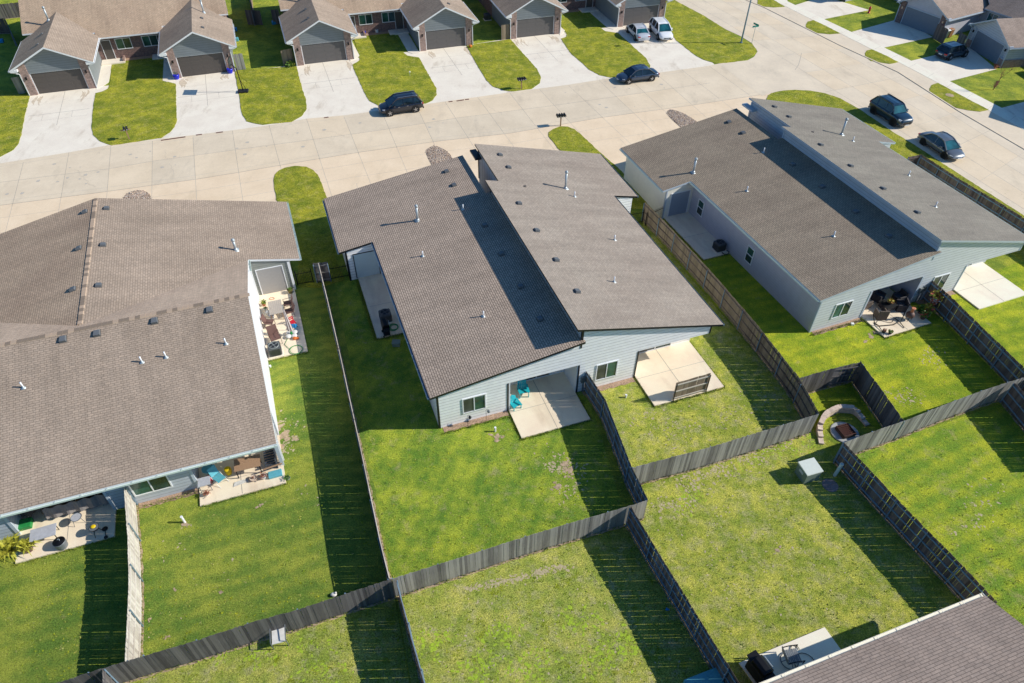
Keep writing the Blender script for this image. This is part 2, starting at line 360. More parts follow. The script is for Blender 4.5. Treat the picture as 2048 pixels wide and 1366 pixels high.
def build_each(mb, name, mats, parent=None, n=6):
    objs = []
    vi = 0
    for i in range(0, len(mb.f), n):
        fs = mb.f[i:i+n]; lo = min(min(f) for f in fs); hi = max(max(f) for f in fs)
        q = MB(); q.v = mb.v[lo:hi+1]; q.f = [tuple(k-lo for k in f) for f in fs]; q.m = mb.m[i:i+n]
        objs.append(q.build(name, mats, parent))
    return objs
def thing(name, label, cat, loc=(0, 0, 0), rz=0, group=None):
    o = bpy.data.objects.new(name, None); COL.objects.link(o); o.empty_display_size = .3
    o.location = loc; o.rotation_euler.z = rz; o['label'] = label; o['category'] = cat
    if group: o['group'] = group
    return o
def tag(o, label, cat, group=None):
    o['label'] = label; o['category'] = cat
    if group: o['group'] = group
    return o
def copy_tree(o, parent=None):
    c = o.copy(); COL.objects.link(c)
    if parent: c.parent = parent
    for ch in list(o.children): copy_tree(ch, c)
    return c
def dup(o, loc, rz, label, group=None):
    c = copy_tree(o); c.location = loc; c.rotation_euler.z = rz; c['label'] = label
    if group: c['group'] = group
    return c
# ------------------------------------------------------------------ ground sheets
def sheet(name, pts, z, mat, thick=0.0, kind='structure'):
    mb = MB(); ps = [(p[0], p[1]) for p in pts]
    area = sum(a[0]*b[1]-b[0]*a[1] for a, b in zip(ps, ps[1:]+ps[:1]))
    if area < 0: ps = ps[::-1]
    if thick: mb.hexa([(x, y, z-thick) for x, y in ps], [(x, y, z) for x, y in ps])
    else: mb.poly([(x, y, z) for x, y in ps])
    return mb.build(name, mat, kind=kind)
def smooth_loop(pts, it=2):
    for _ in range(it):
        q = []
        for a, b in zip(pts, pts[1:]+pts[:1]):
            a, b = Vector(a), Vector(b); q += [a*.75+b*.25, a*.25+b*.75]
        pts = q
    return pts
def pxs(pts): return [P(*p) for p in pts]
def lawn(pts, mat='grass_front', z=.045, name='lawn', rag=True):
    ps = [Vector((p[0], p[1])) for p in pts]
    if rag:                                            # clipped but slightly uneven turf edge
        q = []
        for a, b in zip(ps, ps[1:]+ps[:1]):
            L = (b-a).length; k = max(1, int(L/.35))
            nrm = Vector((-(b-a).y, (b-a).x)).normalized() if L > 0 else Vector((0, 0))
            for i in range(k): q.append(a+(b-a)*i/k+nrm*random.uniform(-.035, .035))
        ps = q
    return sheet(name, ps, z, mat, .045)
def strip(mb, pts, w, z, m=0):
    for a, b in zip(pts, pts[1:]):
        a, b = Vector((a[0], a[1])), Vector((b[0], b[1])); d = (b-a)
        if d.length < 1e-4: continue
        nn = Vector((-d.y, d.x)).normalized()*w/2
        mb.poly([(a.x-nn.x, a.y-nn.y, z), (b.x-nn.x, b.y-nn.y, z), (b.x+nn.x, b.y+nn.y, z), (a.x+nn.x, a.y+nn.y, z)], m)
def lerp_line(pts, t):                                 # pts polyline with arclength parameter
    L = [(Vector(b)-Vector(a)).length for a, b in zip(pts, pts[1:])]; T = sum(L)*t
    for a, b, l in zip(pts, pts[1:], L):
        if T <= l: return Vector(a)+(Vector(b)-Vector(a))*(T/l)
        T -= l
    return Vector(pts[-1])
# ------------------------------------------------------------------ house parts
def roof(parent, poly, zf, mat, trim, th=.17, along=(0, 1), name='roof'):
    "roof slab over plan polygon; shingle courses run along direction `along`"
    mb = MB(); a = Vector(along).normalized(); up = Vector((-a.y, a.x))
    g = zf(up.x, up.y)-zf(0, 0); k = math.sqrt(1+g*g)
    if g < 0: up = -up
    ar = sum(p[0]*q[1]-q[0]*p[1] for p, q in zip(poly, poly[1:]+poly[:1]))
    if ar < 0: poly = poly[::-1]
    top = [(x, y, zf(x, y)) for x, y in poly]; bot = [(x, y, zf(x, y)-th) for x, y in poly]
    mb.poly(top, 0, [((x*a.x+y*a.y)*1., (x*up.x+y*up.y)*k) for x, y in poly])
    mb.poly(bot[::-1], 1)
    n = len(poly)
    for i in range(n):
        j = (i+1) % n; mb.poly([bot[i], bot[j], top[j], top[i]], 1)
    return mb.build(name, [mat, trim], parent)
def at_roof(mb_fn, rf, zf, spots, name, mats, smooth=False, grad=None):
    first = None
    for x, y in spots:
        if first is None:
            mb = MB(); mb_fn(mb); first = mb.build(name, mats, rf, smooth); o = first
        else:
            o = first.copy(); COL.objects.link(o)
        o.location = (x, y, zf(x, y))
        if grad: o.rotation_euler = grad
def m_vent(s=1.):
    def f(mb):
        a, b = .17*s, .2*s
        mb.box(-a-.04, -b-.03, -.02, a+.04, b+.03, .012, 1)
        mb.hexa([(-a, -b, 0), (a, -b, 0), (a, b, 0), (-a, b, 0)], [(-a*.95, -b*.95, .17*s), (a*.95, -b*.95, .17*s), (a*.8, b*.9, .11*s), (-a*.8, b*.9, .11*s)])
    return f
def m_pipe(h=.42, r=.045):
    def f(mb):
        mb.box(-.12, -.13, -.05, .12, .13, .012, 1); mb.cyl((0, 0, -.05), (0, 0, .1), r*2., r*1.2, 10, 1); mb.cyl((0, 0, 0), (0, 0, h), r, r, 10)
    return f
def m_flue(h=1.15, r=.085):
    def f(mb):
        mb.box(-.2, -.22, -.06, .2, .22, .012); mb.cyl((0, 0, -.06), (0, 0, .18), r*2.2, r*1.15, 14); mb.cyl((0, 0, 0), (0, 0, h), r, r, 14)
        mb.cyl((0, 0, h+.03), (0, 0, h+.17), r*1.5, r*1.5, 14); mb.cyl((0, 0, h+.17), (0, 0, h+.23), r*1.5, r*.5, 14)
    return f
def window(parent, axis, pos, a0, a1, z0, z1, out, gl=('glass_screen', 'glass_green'), frame='trim_white', fw=.07, split='v'):
    """axis 0: in plane y=pos spanning x a0..a1 ; axis 1: in plane x=pos spanning y. out = outward sign"""
    def T(a, d, z): return (a, pos+out*d, z) if axis == 0 else (pos+out*d, a, z)
    mb = MB()
    def bx(a, b, c, d, t=.05, base=-.02, m=0):
        p = T(a, base, c); q = T(b, t, d); mb.box(min(p[0], q[0]), min(p[1], q[1]), min(p[2], q[2]), max(p[0], q[0]), max(p[1], q[1]), max(p[2], q[2]), m)
    bx(a0, a1, z1-fw, z1); bx(a0, a1, z0, z0+fw); bx(a0, a0+fw, z0+fw, z1-fw); bx(a1-fw, a1, z0+fw, z1-fw)
    if split == 'v': mm = (a0+a1)/2; bx(mm-.03, mm+.03, z0+fw, z1-fw, .045)
    else: mm = (z0+z1)/2; bx(a0+fw, a1-fw, mm-.03, mm+.03, .045)
    w = mb.build('window', frame, parent)
    halves = [(a0+fw, mm-.03, z0+fw, z1-fw), (mm+.03, a1-fw, z0+fw, z1-fw)] if split == 'v' else [(a0+fw, a1-fw, mm+.03, z1-fw), (a0+fw, a1-fw, z0+fw, mm-.03)]
    for k, (a, b, c, d) in enumerate(halves):
        mb = MB(); bx(a, b, c, d, .012+.008*k, 0.004); mb.build('pane', gl[k], w)
    return w
def door(parent, axis, pos, a0, a1, z0, z1, out, mat, frame='trim_white', fw=.06, name='door', panels=0, recess=0):
    def T(a, d, z): return (a, pos+out*d, z) if axis == 0 else (pos+out*d, a, z)
    def mk(mb, a, b, c, d, t, base, m=0):
        p = T(a, base, c); q = T(b, t, d); mb.box(min(p[0], q[0]), min(p[1], q[1]), min(p[2], q[2]), max(p[0], q[0]), max(p[1], q[1]), max(p[2], q[2]), m)
    mb = MB()
    mk(mb, a0, a1, z0, z1, .02, 0.003)
    if panels:
        for i in range(1, panels): mk(mb, a0, a1, z0+(z1-z0)*i/panels-.012, z0+(z1-z0)*i/panels+.012, .012, 0.002, 1)
        for i in range(panels):
            for j in range(4):
                w = (a1-a0)/4; h = (z1-z0)/panels
                mk(mb, a0+w*j+.1, a0+w*(j+1)-.1, z0+h*i+.1, z0+h*(i+1)-.1, .032, 0.002)
    d = mb.build(name, [mat, 'trim_dark'], parent)
    mb = MB(); mk(mb, a0-fw, a0, z0, z1+fw, .05, .001); mk(mb, a1, a1+fw, z0, z1+fw, .05, .001); mk(mb, a0, a1, z1, z1+fw, .045, .001)
    mb.build('door_frame', frame, d)
    return d
def gutter(parent, p, q, out, mat, w=.12):
    mb = MB(); p, q = Vector(p), Vector(q); o = Vector((out[0], out[1], 0))*w; u = Vector((0, 0, .11))
    def slab(a, b, c, d, t): mb.hexa([a, b, c, d], [v+Vector((0, 0, t)) for v in (a, b, c, d)])
    mb.hexa([p, q, q+o, p+o], [v+Vector((0, 0, .015)) for v in (p, q, q+o, p+o)])
    t = o.normalized()*.012
    mb.hexa([p+o, q+o, q+o+t, p+o+t], [v+u for v in (p+o, q+o, q+o+t, p+o+t)])
    n = max(2, int((q-p).length/1.2))
    for i in range(n+1):
        c = p+(q-p)*i/n; mb.bar(c+u*.9, c+o+u*.9, .03, .012)
    return mb.build('gutter', mat, parent)

# ---------- duplex with two opposed shed roofs
def shed_duplex(F_, label, sh_l, sh_r, side, trim, accent, tall, doorm, wl, z_add=0., lap_dark='siding_white', side_left=None, gar_left=None, side_windows=False, gut='steel_blue'):
    t = thing('duplex_house', label, 'house', F_.o, F_.a)
    zl = lambda x, y: 3.27+.156*x+z_add
    zr = lambda x, y: 8.053-.2547*x+z_add
    e = .13
    side_left = side_left or side; gar_left = gar_left or side
    # walls
    mb = MB()
    mb.wedge(0.004, 4.45, 0, 16.2, 0, lambda x, y: zl(x, y)-e, 0)
    mb.wedge(4.45, 9.2, 1.9, 16.2, 0, lambda x, y: zl(x, y)-e, 0)
    c = [(4.45, 0), (9.2, 0), (9.2, 1.9), (4.45, 1.9)]
    mb.hexa([(x, y, 2.5) for x, y in c], [(x, y, zl(x, y)-e) for x, y in c], 0)
    mb.wedge(9.2, 13.3, 0, 16.2, 0, lambda x, y: zr(x, y)-e, 0)
    mb.wedge(13.3, 18.5, 1.8, 16.2, 0, lambda x, y: zr(x, y)-e, 0)
    c = [(13.3, 0), (18.5, 0), (18.5, 1.8), (13.3, 1.8)]
    mb.hexa([(x, y, 2.42) for x, y in c], [(x, y, zr(x, y)-e) for x, y in c], 0)
    mb.wedge(9.2, 18.5, 16.2, 17.4, 0, lambda x, y: zr(x, y)-e, 0)
    mb.wedge(18.5, 20.95, 16.2, 17.4, 0, lambda x, y: zr(x, y)-e, 0)
    mb.build('wall', side, t)
    mb = MB(); mb.box(4.45, .0, 0, 4.6, 1.9, 2.5); mb.box(9.05, .0, 0, 9.2, 1.9, 2.5); mb.box(13.3, .05, 0, 13.36, 1.8, 2.42); build_each(mb, 'patio_wall', 'stucco_white' if side == 'siding_white' else 'stucco_lilac', t)
    mb = MB(); mb.wedge(0, .004, 0.0, 16.2, 0, lambda x, y: zl(x, y)-e, 0); mb.build('side_wall', side_left, t)
    mb = MB(); mb.wedge(-2.6, 8.6, 16.2, 23.2, 0, lambda x, y: zl(x, y)-e); mb.wedge(8.6, 9.2, 16.2, 17.4, 0, lambda x, y: zl(x, y)-e); mb.build('garage_wall', gar_left, t)
    mb = MB(); mb.wedge(10.05, 20.95, 17.4, 23.2, 0, lambda x, y: zr(x, y)-e); mb.build('garage_wall', side, t)
    mb = MB(); mb.wedge(10.0, 10.05, 17.5, 23.3, 0, lambda x, y: zr(x, y)-e); mb.wedge(9.15, 9.2, .04, 17.4, 3., lambda x, y: zr(x, y)-e); build_each(mb, 'clerestory_wall', tall, t)
    mb = MB()
    for y in (0.03, 17.42): mb.box(9.1, y-.06, 4., 9.2, y+.06, 5.6)
    mb.box(9.95, 17.44, 3.5, 10.02, 17.56, 5.3); mb.box(9.95, 23.2, 2.5, 10.06, 23.36, 5.3)
    build_each(mb, 'corner_trim', accent, t)
    # corner trim, base, posts
    mb = MB(); cb = .09
    mb.box(-.02, -.025, 0, cb, .02, zl(0, 0)-e-.02); mb.box(-.025, 0, 0, .02, cb, zl(0, 0)-e-.02)
    mb.box(9.1, -.03, 0, 9.2, -.0, 2.5) if side == 'siding_white' else mb.box(9.05, -.03, 0, 9.2, 0, 2.5)
    mb.box(4.4, -.03, 0, 4.5, 0.0, 2.5); mb.box(13.24, -.03, 0, 13.34, 0, 2.42); mb.box(18.42, -.03, 2.42, 18.52, 0, zr(18.4, 0)-e-.02)
    mb.box(9.12, -.028, zl(9.2, 0)-.05, 9.24, .05, zr(9.24, 0)-.2)
    build_each(mb, 'corner_board', trim, t)
    mb = MB(); mb.box(-2.64, 16.16, 0, -2.5, 16.2, 2.7); mb.box(-2.64, 16.16, 0, -2.6, 16.3, 2.7); build_each(mb, 'garage_corner_board', trim, t)
    # roofs
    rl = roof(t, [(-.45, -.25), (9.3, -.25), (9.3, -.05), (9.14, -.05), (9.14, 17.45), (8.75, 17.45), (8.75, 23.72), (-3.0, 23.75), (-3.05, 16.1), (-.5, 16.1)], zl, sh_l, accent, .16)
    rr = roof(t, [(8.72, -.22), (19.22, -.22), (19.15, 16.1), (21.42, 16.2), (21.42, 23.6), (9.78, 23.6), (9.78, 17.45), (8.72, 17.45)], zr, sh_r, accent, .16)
    mb = MB(); mb.wedge(9.0, 9.75, 22.8, 23.95, 0, lambda x, y: 4.85); mb = MB(); mb.box(9.45, 22.4, 4.72+z_add, 9.98, 23.95, 4.88+z_add); mb.build('canopy', accent, t)
    al = math.atan(.156); ar = math.atan(.2547)
    at_roof(m_vent(), rl, zl, [(6.9, 22.1), (6.9, 19.9), (7.45, 13.7), (7.47, 10.02), (7.5, 6.24), (7.55, 2.83)], 'roof_vent', ['vent_grey', 'vent_black'], grad=(0, -al, 0))
    at_roof(m_pipe(), rl, zl, [(2.45, 12.6), (4.45, 4.75), (6.6, 16.45)], 'vent_pipe', ['pipe_white', 'galv'], True)
    at_roof(m_flue(), rl, zl, [(3.15, 16.9) if not side_windows else (.3, 17.05)], 'flue_pipe', ['galv'], True)
    at_roof(m_vent(), rr, zr, [(11.4, 21.87), (11.4, 19.77), (10.25, 14.17), (10.24, 10.53), (10.25, 6.94), (10.27, 3.48)], 'roof_vent', ['vent_grey', 'vent_black'], grad=(0, ar, 0))
    at_roof(lambda mb: mb.cyl((0, 0, -.03), (0, 0, .06), .13, .11, 12), rr, zr, [(11.7, 16.8)], 'roof_cap', ['vent_black'])
    at_roof(m_pipe(), rr, zr, [(15.41, 15.63), (15.96, 9.54), (13.42, 4.46)], 'vent_pipe', ['pipe_white', 'galv'], True)
    at_roof(m_flue(1.35), rr, zr, [(15.15, 16.84)], 'flue_pipe', ['galv'], True)
    gutter(t, (-.45, -.2, zl(-.45, 0)-.15), (-.5, 16.1, zl(-.5, 0)-.15), (-1, 0), gut)
    gutter(t, (-3.02, 16.12, zl(-3.02, 0)-.15), (-3.0, 23.7, zl(-3, 0)-.15), (-1, 0), gut)
    gutter(t, (19.2, -.2, zr(19.2, 0)-.15), (19.15, 16.1, zr(19.2, 0)-.15), (1, 0), gut)
    gutter(t, (21.42, 16.25, zr(21.42, 0)-.15), (21.42, 23.6, zr(21.42, 0)-.15), (1, 0), gut)
    # openings
    window(t, 0, 0, 1.52, 3.02, .8, 2.15, -1, gl=wl[0]); window(t, 0, 0, 10.38, 11.9, .65, 2.12, -1, gl=wl[1])
    window(t, 0, 1.9, 6.1, 8.05, .15, 2.2, -1, gl=('glass_dark', 'glass_screen')); window(t, 0, 1.8, 14.5, 17.0, .12, 2.2, -1, gl=('glass_screen', 'glass_dark'))
    door(t, 0, 16.2, -2.05, -.3, .12, 2.3, -1, doorm, frame=trim if side == 'siding_white' else 'trim_white', name='garage_side_door', panels=5 if side == 'siding_white' else 0)
    for gx in (-1.4, 14.2): door(t, 0, 23.2, gx, gx+4.9, 0.05, 2.25, 1, 'door_grey', name='garage_door', panels=4)
    if side_windows:
        for y in (14.3, 7.3): window(t, 1, 0, y, y+.85, .7, 2.1, -1, gl=('glass_green', 'glass_dark'), split='h')
    # meter boxes between the units
    mb = MB(); mb.box(9.35, -.16, .95, 9.65, 0, 1.4); mb.box(9.7, -.14, 1.05, 9.95, 0, 1.45); mb.cyl((9.5, -.1, 0), (9.5, -.1, .95), .03); mb.cyl((9.82, -.1, 0), (9.82, -.1, 1.05), .03)
    mb.build('utility_meter', 'ac_light', t)
    return t, zl, zr
# ---------- brick-front duplex with two garage gables
def gable_duplex(F_, label, sh, side, drm, main_ridge=13.6, parts=None):
    t = thing('brick_duplex', label, 'house', F_.o, F_.a)
    s = .5; zg = lambda xc: (lambda x, y: 4.98-s*abs(x-xc))
    ms = .56; zmn = lambda x, y: 2.88+ms*(y-6.9); zridge = zmn(0, main_ridge)
    xs = (3.3, 18.0)
    main = roof(t, [(-.45, 8.3), (3.3, 8.3), (3.3, 7.6), (7.0, 7.6), (7.0, 6.9), (14.2, 6.9), (14.2, 7.6), (18, 7.6), (18, 8.3), (21.75, 8.3), (21.75, main_ridge), (-.45, main_ridge)], zmn, sh[0], 'trim_white', .16, (1, 0))
    roof(t, [(-.45, main_ridge), (21.75, main_ridge), (21.75, 2*main_ridge-7.), (-.45, 2*main_ridge-7.)], lambda x, y: 2*zridge-zmn(x, y), sh[0], 'trim_white', .16, (1, 0))
    for xc in xs:
        yk = 6.9+(4.98-2.88)/ms
        zA = lambda x, y, c=xc: 4.98+s*(x-c); zB = lambda x, y, c=xc: 4.98-s*(x-c)
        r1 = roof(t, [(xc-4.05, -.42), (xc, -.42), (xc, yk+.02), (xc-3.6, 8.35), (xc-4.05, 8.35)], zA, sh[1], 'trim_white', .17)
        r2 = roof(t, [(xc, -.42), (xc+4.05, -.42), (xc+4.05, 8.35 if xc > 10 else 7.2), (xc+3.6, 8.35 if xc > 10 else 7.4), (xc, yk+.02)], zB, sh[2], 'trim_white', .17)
        rr, za, sg = (r1, zA, -1) if xc < 10 else (r2, zB, 1)
        at_roof(m_vent(.9), rr, za, [(xc+sg*1.0, 2.0), (xc+sg*.95, 5.0)], 'roof_vent', ['vent_grey', 'vent_black'], grad=(0, sg*math.atan(s), 0))
        if xc < 10: at_roof(m_flue(1.3, .09), r1, zA, [(xc-.7, 8.9)], 'flue_pipe', ['galv'], True)
        else: at_roof(m_flue(1.3, .09), r2, zB, [(xc+1.2, 7.2)], 'flue_pipe', ['galv'], True)
        x0, x1 = xc-3.3, xc+3.3
        gutter(t, (xc-4.03, -.4, 2.8), (xc-4.03, 8.3, 2.8), (-1, 0), 'trim_white'); gutter(t, (xc+4.03, -.4, 2.8), (xc+4.03, 7, 2.8), (1, 0), 'trim_white')
        mb = MB(); mb.box(x0, .25, 0, x1, 8.3, 2.95)
        mb.hexa([(x0, .25, 2.95), (x1, .25, 2.95), (x1, 8., 2.95), (x0, 8., 2.95)], [(xc-.01, .25, 4.78), (xc+.01, .25, 4.78), (xc+.01, 8, 4.78), (xc-.01, 8, 4.78)])
        mb.build('garage_wall', side, t)
        mb = MB()
        for a, b in ((x0, x0+.75), (x1-.75, x1)): mb.wedge(a, b, 0, .27, 0, lambda x, y: 4.8-s*abs(x-xc)-.02)
        build_each(mb, 'brick_pier', 'brick_pink', t)
        mb = MB(); mb.wedge(x0+.75, xc, .12, .25, 2.28, lambda x, y: 4.8-s*abs(x-xc)); mb.wedge(xc, x1-.75, .12, .25, 2.28, lambda x, y: 4.8-s*abs(x-xc)); mb.build('gable_siding', side, t)
        door(t, 0, .22, x0+.86, x1-.86, 0.03, 2.22, -1, drm, name='garage_door', panels=4, fw=.09)
        mb = MB()
        for a in (x0+.38, x1-.38): mb.box(a-.07, -.13, 1.75, a+.07, 0, 2.02)
        build_each(mb, 'wall_lamp', 'black_metal', t)
        mb = MB()
        for a, sg2 in ((x0, -1), (x1, 1)):
            mb.bar((a+sg2*.7, -.3, 2.75), (a+sg2*.06, -.02, 2.4), .07, .06); mb.bar((a+sg2*.05, -.02, 2.4), (a+sg2*.05, -.02, .05), .08, .06)
        build_each(mb, 'downspout', 'trim_white', t, 12)
        mb = MB()
        for sg2 in (-1, 1): # boxed eave return
            a = xc+sg2*3.3; b = xc+sg2*4.0
            mb.hexa([(min(a, b), -.4, 2.72), (max(a, b), -.4, 2.72), (max(a, b), .1, 2.72), (min(a, b), .1, 2.72)], [(min(a, b), -.4, 3.2 if sg2 < 0 and False else 2.98), (max(a, b), -.4, 2.98), (max(a, b), .1, 2.98), (min(a, b), .1, 2.98)])
        build_each(mb, 'eave_return', 'trim_white', t)
    # centre wall
    mb = MB(); mb.box(0, 8.3, 0, 21.3, main_ridge+6, 3.0); mb.box(6.6, 7.6, 0, 14.7, 8.3, 2.8); mb.build('wall', 'brick_red', t)
    for a in (8.7, 11.6): window(t, 0, 7.6, a, a+1.7, 1.15, 2.4, -1, gl=('glass_green', 'glass_dark'))
    dx = parts or (7.2, 13.3)
    for a in dx: door(t, 0, 7.6, a, a+.95, .2, 2.3, -1, 'door_brown', name='entry_door')
    mb = MB(); mb.box(6.65, 6.2, 0, 9.2, 7.6, .18); mb.box(12.2, 6.2, 0, 14.65, 7.6, .18); build_each(mb, 'entry_step', 'drive_concrete', t)
    mb = MB(); mb.box(9.0, 6.5, 0, 9.2, 7.6, .45); mb.box(9.2, 6.9, 0, 12.2, 7.6, .08, 1); mb.build('planter_edge', ['brick_pink', 'mulch'], t)
    return t
# ---------- fences
def fence(label, pts, mat, rails=1, h=1.83, gap=.006, group='wooden privacy fences between the yards', railm=None, cap=None, name='wood_fence', postm='steel_blue', pw=.14, bias=1.):
    "pts: ground points; rails = +1 rails on left of travel, -1 right"
    pts = [Vector((p[0], p[1], 0)) for p in pts]
    t = thing(name, label, 'fence', pts[0], 0, group); o = pts[0]
    mb = MB(); railm = railm or mat
    L = [(b-a).length for a, b in zip(pts, pts[1:])]; tot = sum(L)
    def at(s):
        for a, b, l in zip(pts, pts[1:], L):
            if s <= l+1e-6: return a+(b-a)*(s/l)-o, (b-a)/l
            s -= l
        return pts[-1]-o, (pts[-1]-pts[-2]).normalized()
    s = 0; k = 0
    while s < tot-.02:
        w = min(pw, tot-s); p, d = at(s+w/2); nn = Vector((-d.y, d.x, 0))
        lean = random.gauss(0, .012); hh = h+random.gauss(0, .016)+.02*math.sin(s*.9)
        a = p-d*w/2; b = p+d*w/2; th = nn*.006
        j = nn*random.gauss(0, .003); z0 = .02
        mb.hexa([a-th+j+Vector((0, 0, z0)), b-th+j+Vector((0, 0, z0)), b+th+j+Vector((0, 0, z0)), a+th+j+Vector((0, 0, z0))],
                [a-th+j+d*lean+Vector((0, 0, hh)), b-th+j+d*lean+Vector((0, 0, hh)), b+th+j+d*lean+Vector((0, 0, hh)), a+th+j+d*lean+Vector((0, 0, hh))])
        g = gap*random.choice((0, .15, .3, .4, .5, .6)) if random.random() > .07 else gap*.7
        s += w+g; k += 1
    mb.build('picket_panel', mat, t)
    if rails:
        for z in (.28, .95, 1.6):
            mb = MB(); q = [at(x)[0]+Vector((-at(x)[1].y, at(x)[1].x, 0))*rails*.035+Vector((0, 0, z*h/1.83)) for x in [i*tot/max(1, round(tot/2.2)) for i in range(max(1, round(tot/2.2))+1)]]
            for a, b in zip(q, q[1:]): mb.bar(a, b, .04, .085)
            mb.build('rail', railm, t)
        n = max(1, round(tot/2.3)); first = None
        for i in range(n+1):
            p, d = at(min(tot-.03, max(.03, i*tot/n))); nn = Vector((-d.y, d.x, 0))
            if first is None:
                mb = MB(); mb.cyl((0, 0, 0), (0, 0, h-.08), .033, .033, 8); first = mb.build('post', postm, t); q = first
            else: q = first.copy(); COL.objects.link(q)
            q.location = p+nn*rails*.075
    # worn strip of soil and straw at the fence foot
    mb = MB(); n = max(2, int(tot/.5))
    for i in range(n):
        (p, d), (q, e) = at(i*tot/n), at((i+1)*tot/n)
        na, nb = Vector((-d.y, d.x, 0)), Vector((-e.y, e.x, 0)); w0, w1 = .07+.07*math.sin(i*1.7+tot)**2, .07+.07*math.sin((i+1)*1.7+tot)**2
        z = Vector((0, 0, .0085)); p, q = p+o, q+o
        mb.poly([p-na*w0+z, q-nb*w1+z, q+nb*w1+z, p+na*w0+z])
    if name == 'wood_fence' and tot > 3: mb.build('bare_soil', 'soil', None, kind='structure')
    if cap:
        mb = MB(); q = [at(x)[0]+Vector((0, 0, h+.025)) for x in [i*tot/24 for i in range(25)]]
        for a, b in zip(q, q[1:]): mb.bar(a, b, .05, .03)
        mb.build('cap_rail', cap, t)
    return t
def iron_fence(label, a, b, h=1.25, flip=0):
    a, b = Vector((a[0], a[1], 0)), Vector((b[0], b[1], 0)); t = thing('iron_fence', label, 'fence', a, 0, 'black metal fences beside the garages')
    d = (b-a); L = d.length; d.normalize(); mb = MB()
    for z in (.15, h-.2): mb.bar(Vector((0, 0, z)), d*L+Vector((0, 0, z)), .03, .04)
    s = .05
    while s < L: mb.bar(d*s, d*s+Vector((0, 0, h)), .018, .018); s += .11
    mb.build('bar_panel', 'black_metal', t)
    for x in (0, L): mb = MB(); mb.box(-.03, -.03, 0, .03, .03, h+.08); q = mb.build('post', 'black_metal', t); q.location = d*x
    return t
# ================================================================== GROUND
def Z0(l): return zm(0, 0, .254, l)
def Z5(l): return zm(500, 0, .254, l)
def Z10(l): return zm(1000, 0, .254, l)
def Z15(l): return zm(1528, 0, .254, l)
def W(px, py): return P(px, py)
mb = MB(); mb.poly([(-900, -500, 0), (900, -500, 0), (900, 1400, 0), (-900, 1400, 0)]); mb.build('ground', 'grass_base', kind='structure')
FC = Frame(P(879.1, 857), 20.0); FL = Frame(P(273.7, 1008.5), 20.2); FR = Frame(P(1618, 665), 21.6)
FT1 = Frame(P(61, 191.8), 19.04); FT2 = Frame(P(595.3, 132.1), 18.9); FT3 = Frame(P(1021.6, 78.7), 18.3)
FU2 = Frame(P(1799, 47), -59.9); FU3 = Frame(P(1937, 96), math.degrees(math.atan2(*(lambda d: (d.y, d.x))(P(1991, 130)-P(1937, 96)))))
for nm, pts, mt in [
    ('lawn', [(560, 500), (668, 540), (790, 1186), (283, 1312), (274, 1000), (400, 900)], 'grass_green'),
    ('lawn', [(272, 1000), (281, 1312), (202, 1344), (-400, 1560), (-400, 1000)], 'grass_green'),
    ('lawn', [(668, 560), (790, 1184), (1256, 1050), (1177, 790), (1100, 740), (900, 800), (745, 490)], 'grass_center'),
    ('lawn', [(1180, 790), (1266, 960), (1637, 854), (1287, 446), (1240, 600), (1200, 700)], 'grass_dry'),
    ('lawn', [(1289, 446), (1640, 852), (1700, 815), (1767, 868), (2012, 800), (1850, 600), (1800, 500), (1618, 600), (1345, 430)], 'grass_bright'),
    ('lawn', [(1260, 1054), (1290, 1040), (1268, 965), (1637, 857), (1671, 921), (1995, 1262), (1800, 1700), (1600, 1600)], 'grass_dry'),
    ('lawn', [(792, 1190), (1256, 1054), (1490, 1440), (1500, 1500), (845, 1500)], 'grass_weedy'),
    ('lawn', [(205, 1346), (788, 1190), (843, 1500), (200, 1500)], 'grass_weedy'),
    ('lawn', [(1673, 919), (2010, 805), (2300, 1100), (2300, 1500), (1999, 1258)], 'grass_striped'),
    ('lawn', [(1852, 598), (2300, 420), (2500, 900), (2300, 1080), (2012, 800)], 'grass_bright')]:
    LZ = globals().get('LZ', .003)+.0006; sheet(nm, pxs(pts), LZ, mt)
# ---- concrete
far_curb = [(-300, 372), (0, 327), (138, 305), (222, 289.6), (317, 279), (520, 254), (614, 237.5), (688, 231), (855.6, 208), (1020, 185), (1142, 169), (1216, 157), (1315, 146), (1416.6, 132)]
near_gut = [(-300, 455), (0, 411), (216, 383), (391, 359), (477.5, 345), (600, 324), (716, 305), (881, 282), (1020, 266.7), (1198, 236), (1381, 211), (1520, 190)]
mid_line = [(-300, 405), (0, 365), (127, 349), (217, 338), (305, 322.6), (500, 296), (624.5, 279.4), (754, 261.6), (916.6, 236), (1109, 211), (1228.6, 194), (1350, 176.5), (1420, 166)]
hf = [FL.w(-26, 23.3), FL.w(11.3, 23.3), FL.w(11.6, 21.8), FC.w(-3, 22.), FC.w(-2.6, 22.9), FC.w(20.9, 22.9), FC.w(21.5, 21.5), FR.w(-2.6, 22.), FR.w(-2.6, 22.9), FR.w(21, 22.9), FR.w(25.5, 12)]
sheet('driveway', pxs([(-300, 440)]+[(x, y-8) for x, y in near_gut]+[(1640, 180), (2048, 430)])+hf[::-1], .010, 'apron_concrete')
fd = [FT1.w(-16, .3), FT1.w(-.1, .3), FT1.w(21.4, .3), FT1.w(21.4, 0), FT2.w(-.3, .3), FT2.w(21.3, .3), FT3.w(-.3, .3), FT3.w(21.3, .3)]
sheet('driveway', pxs([(x, y+6) for x, y in far_curb])+pxs([(1430, 130), (1340, 50)])+fd[::-1], .010, 'drive_concrete')
s1 = pxs(far_curb)+pxs([(1437, 127.5), (1495, 121.5), (1520, 188), (1533, 191)])+pxs(near_gut[::-1])
mb = MB(); mb.poly([(p.x, p.y, .016) for p in s1][::-1])
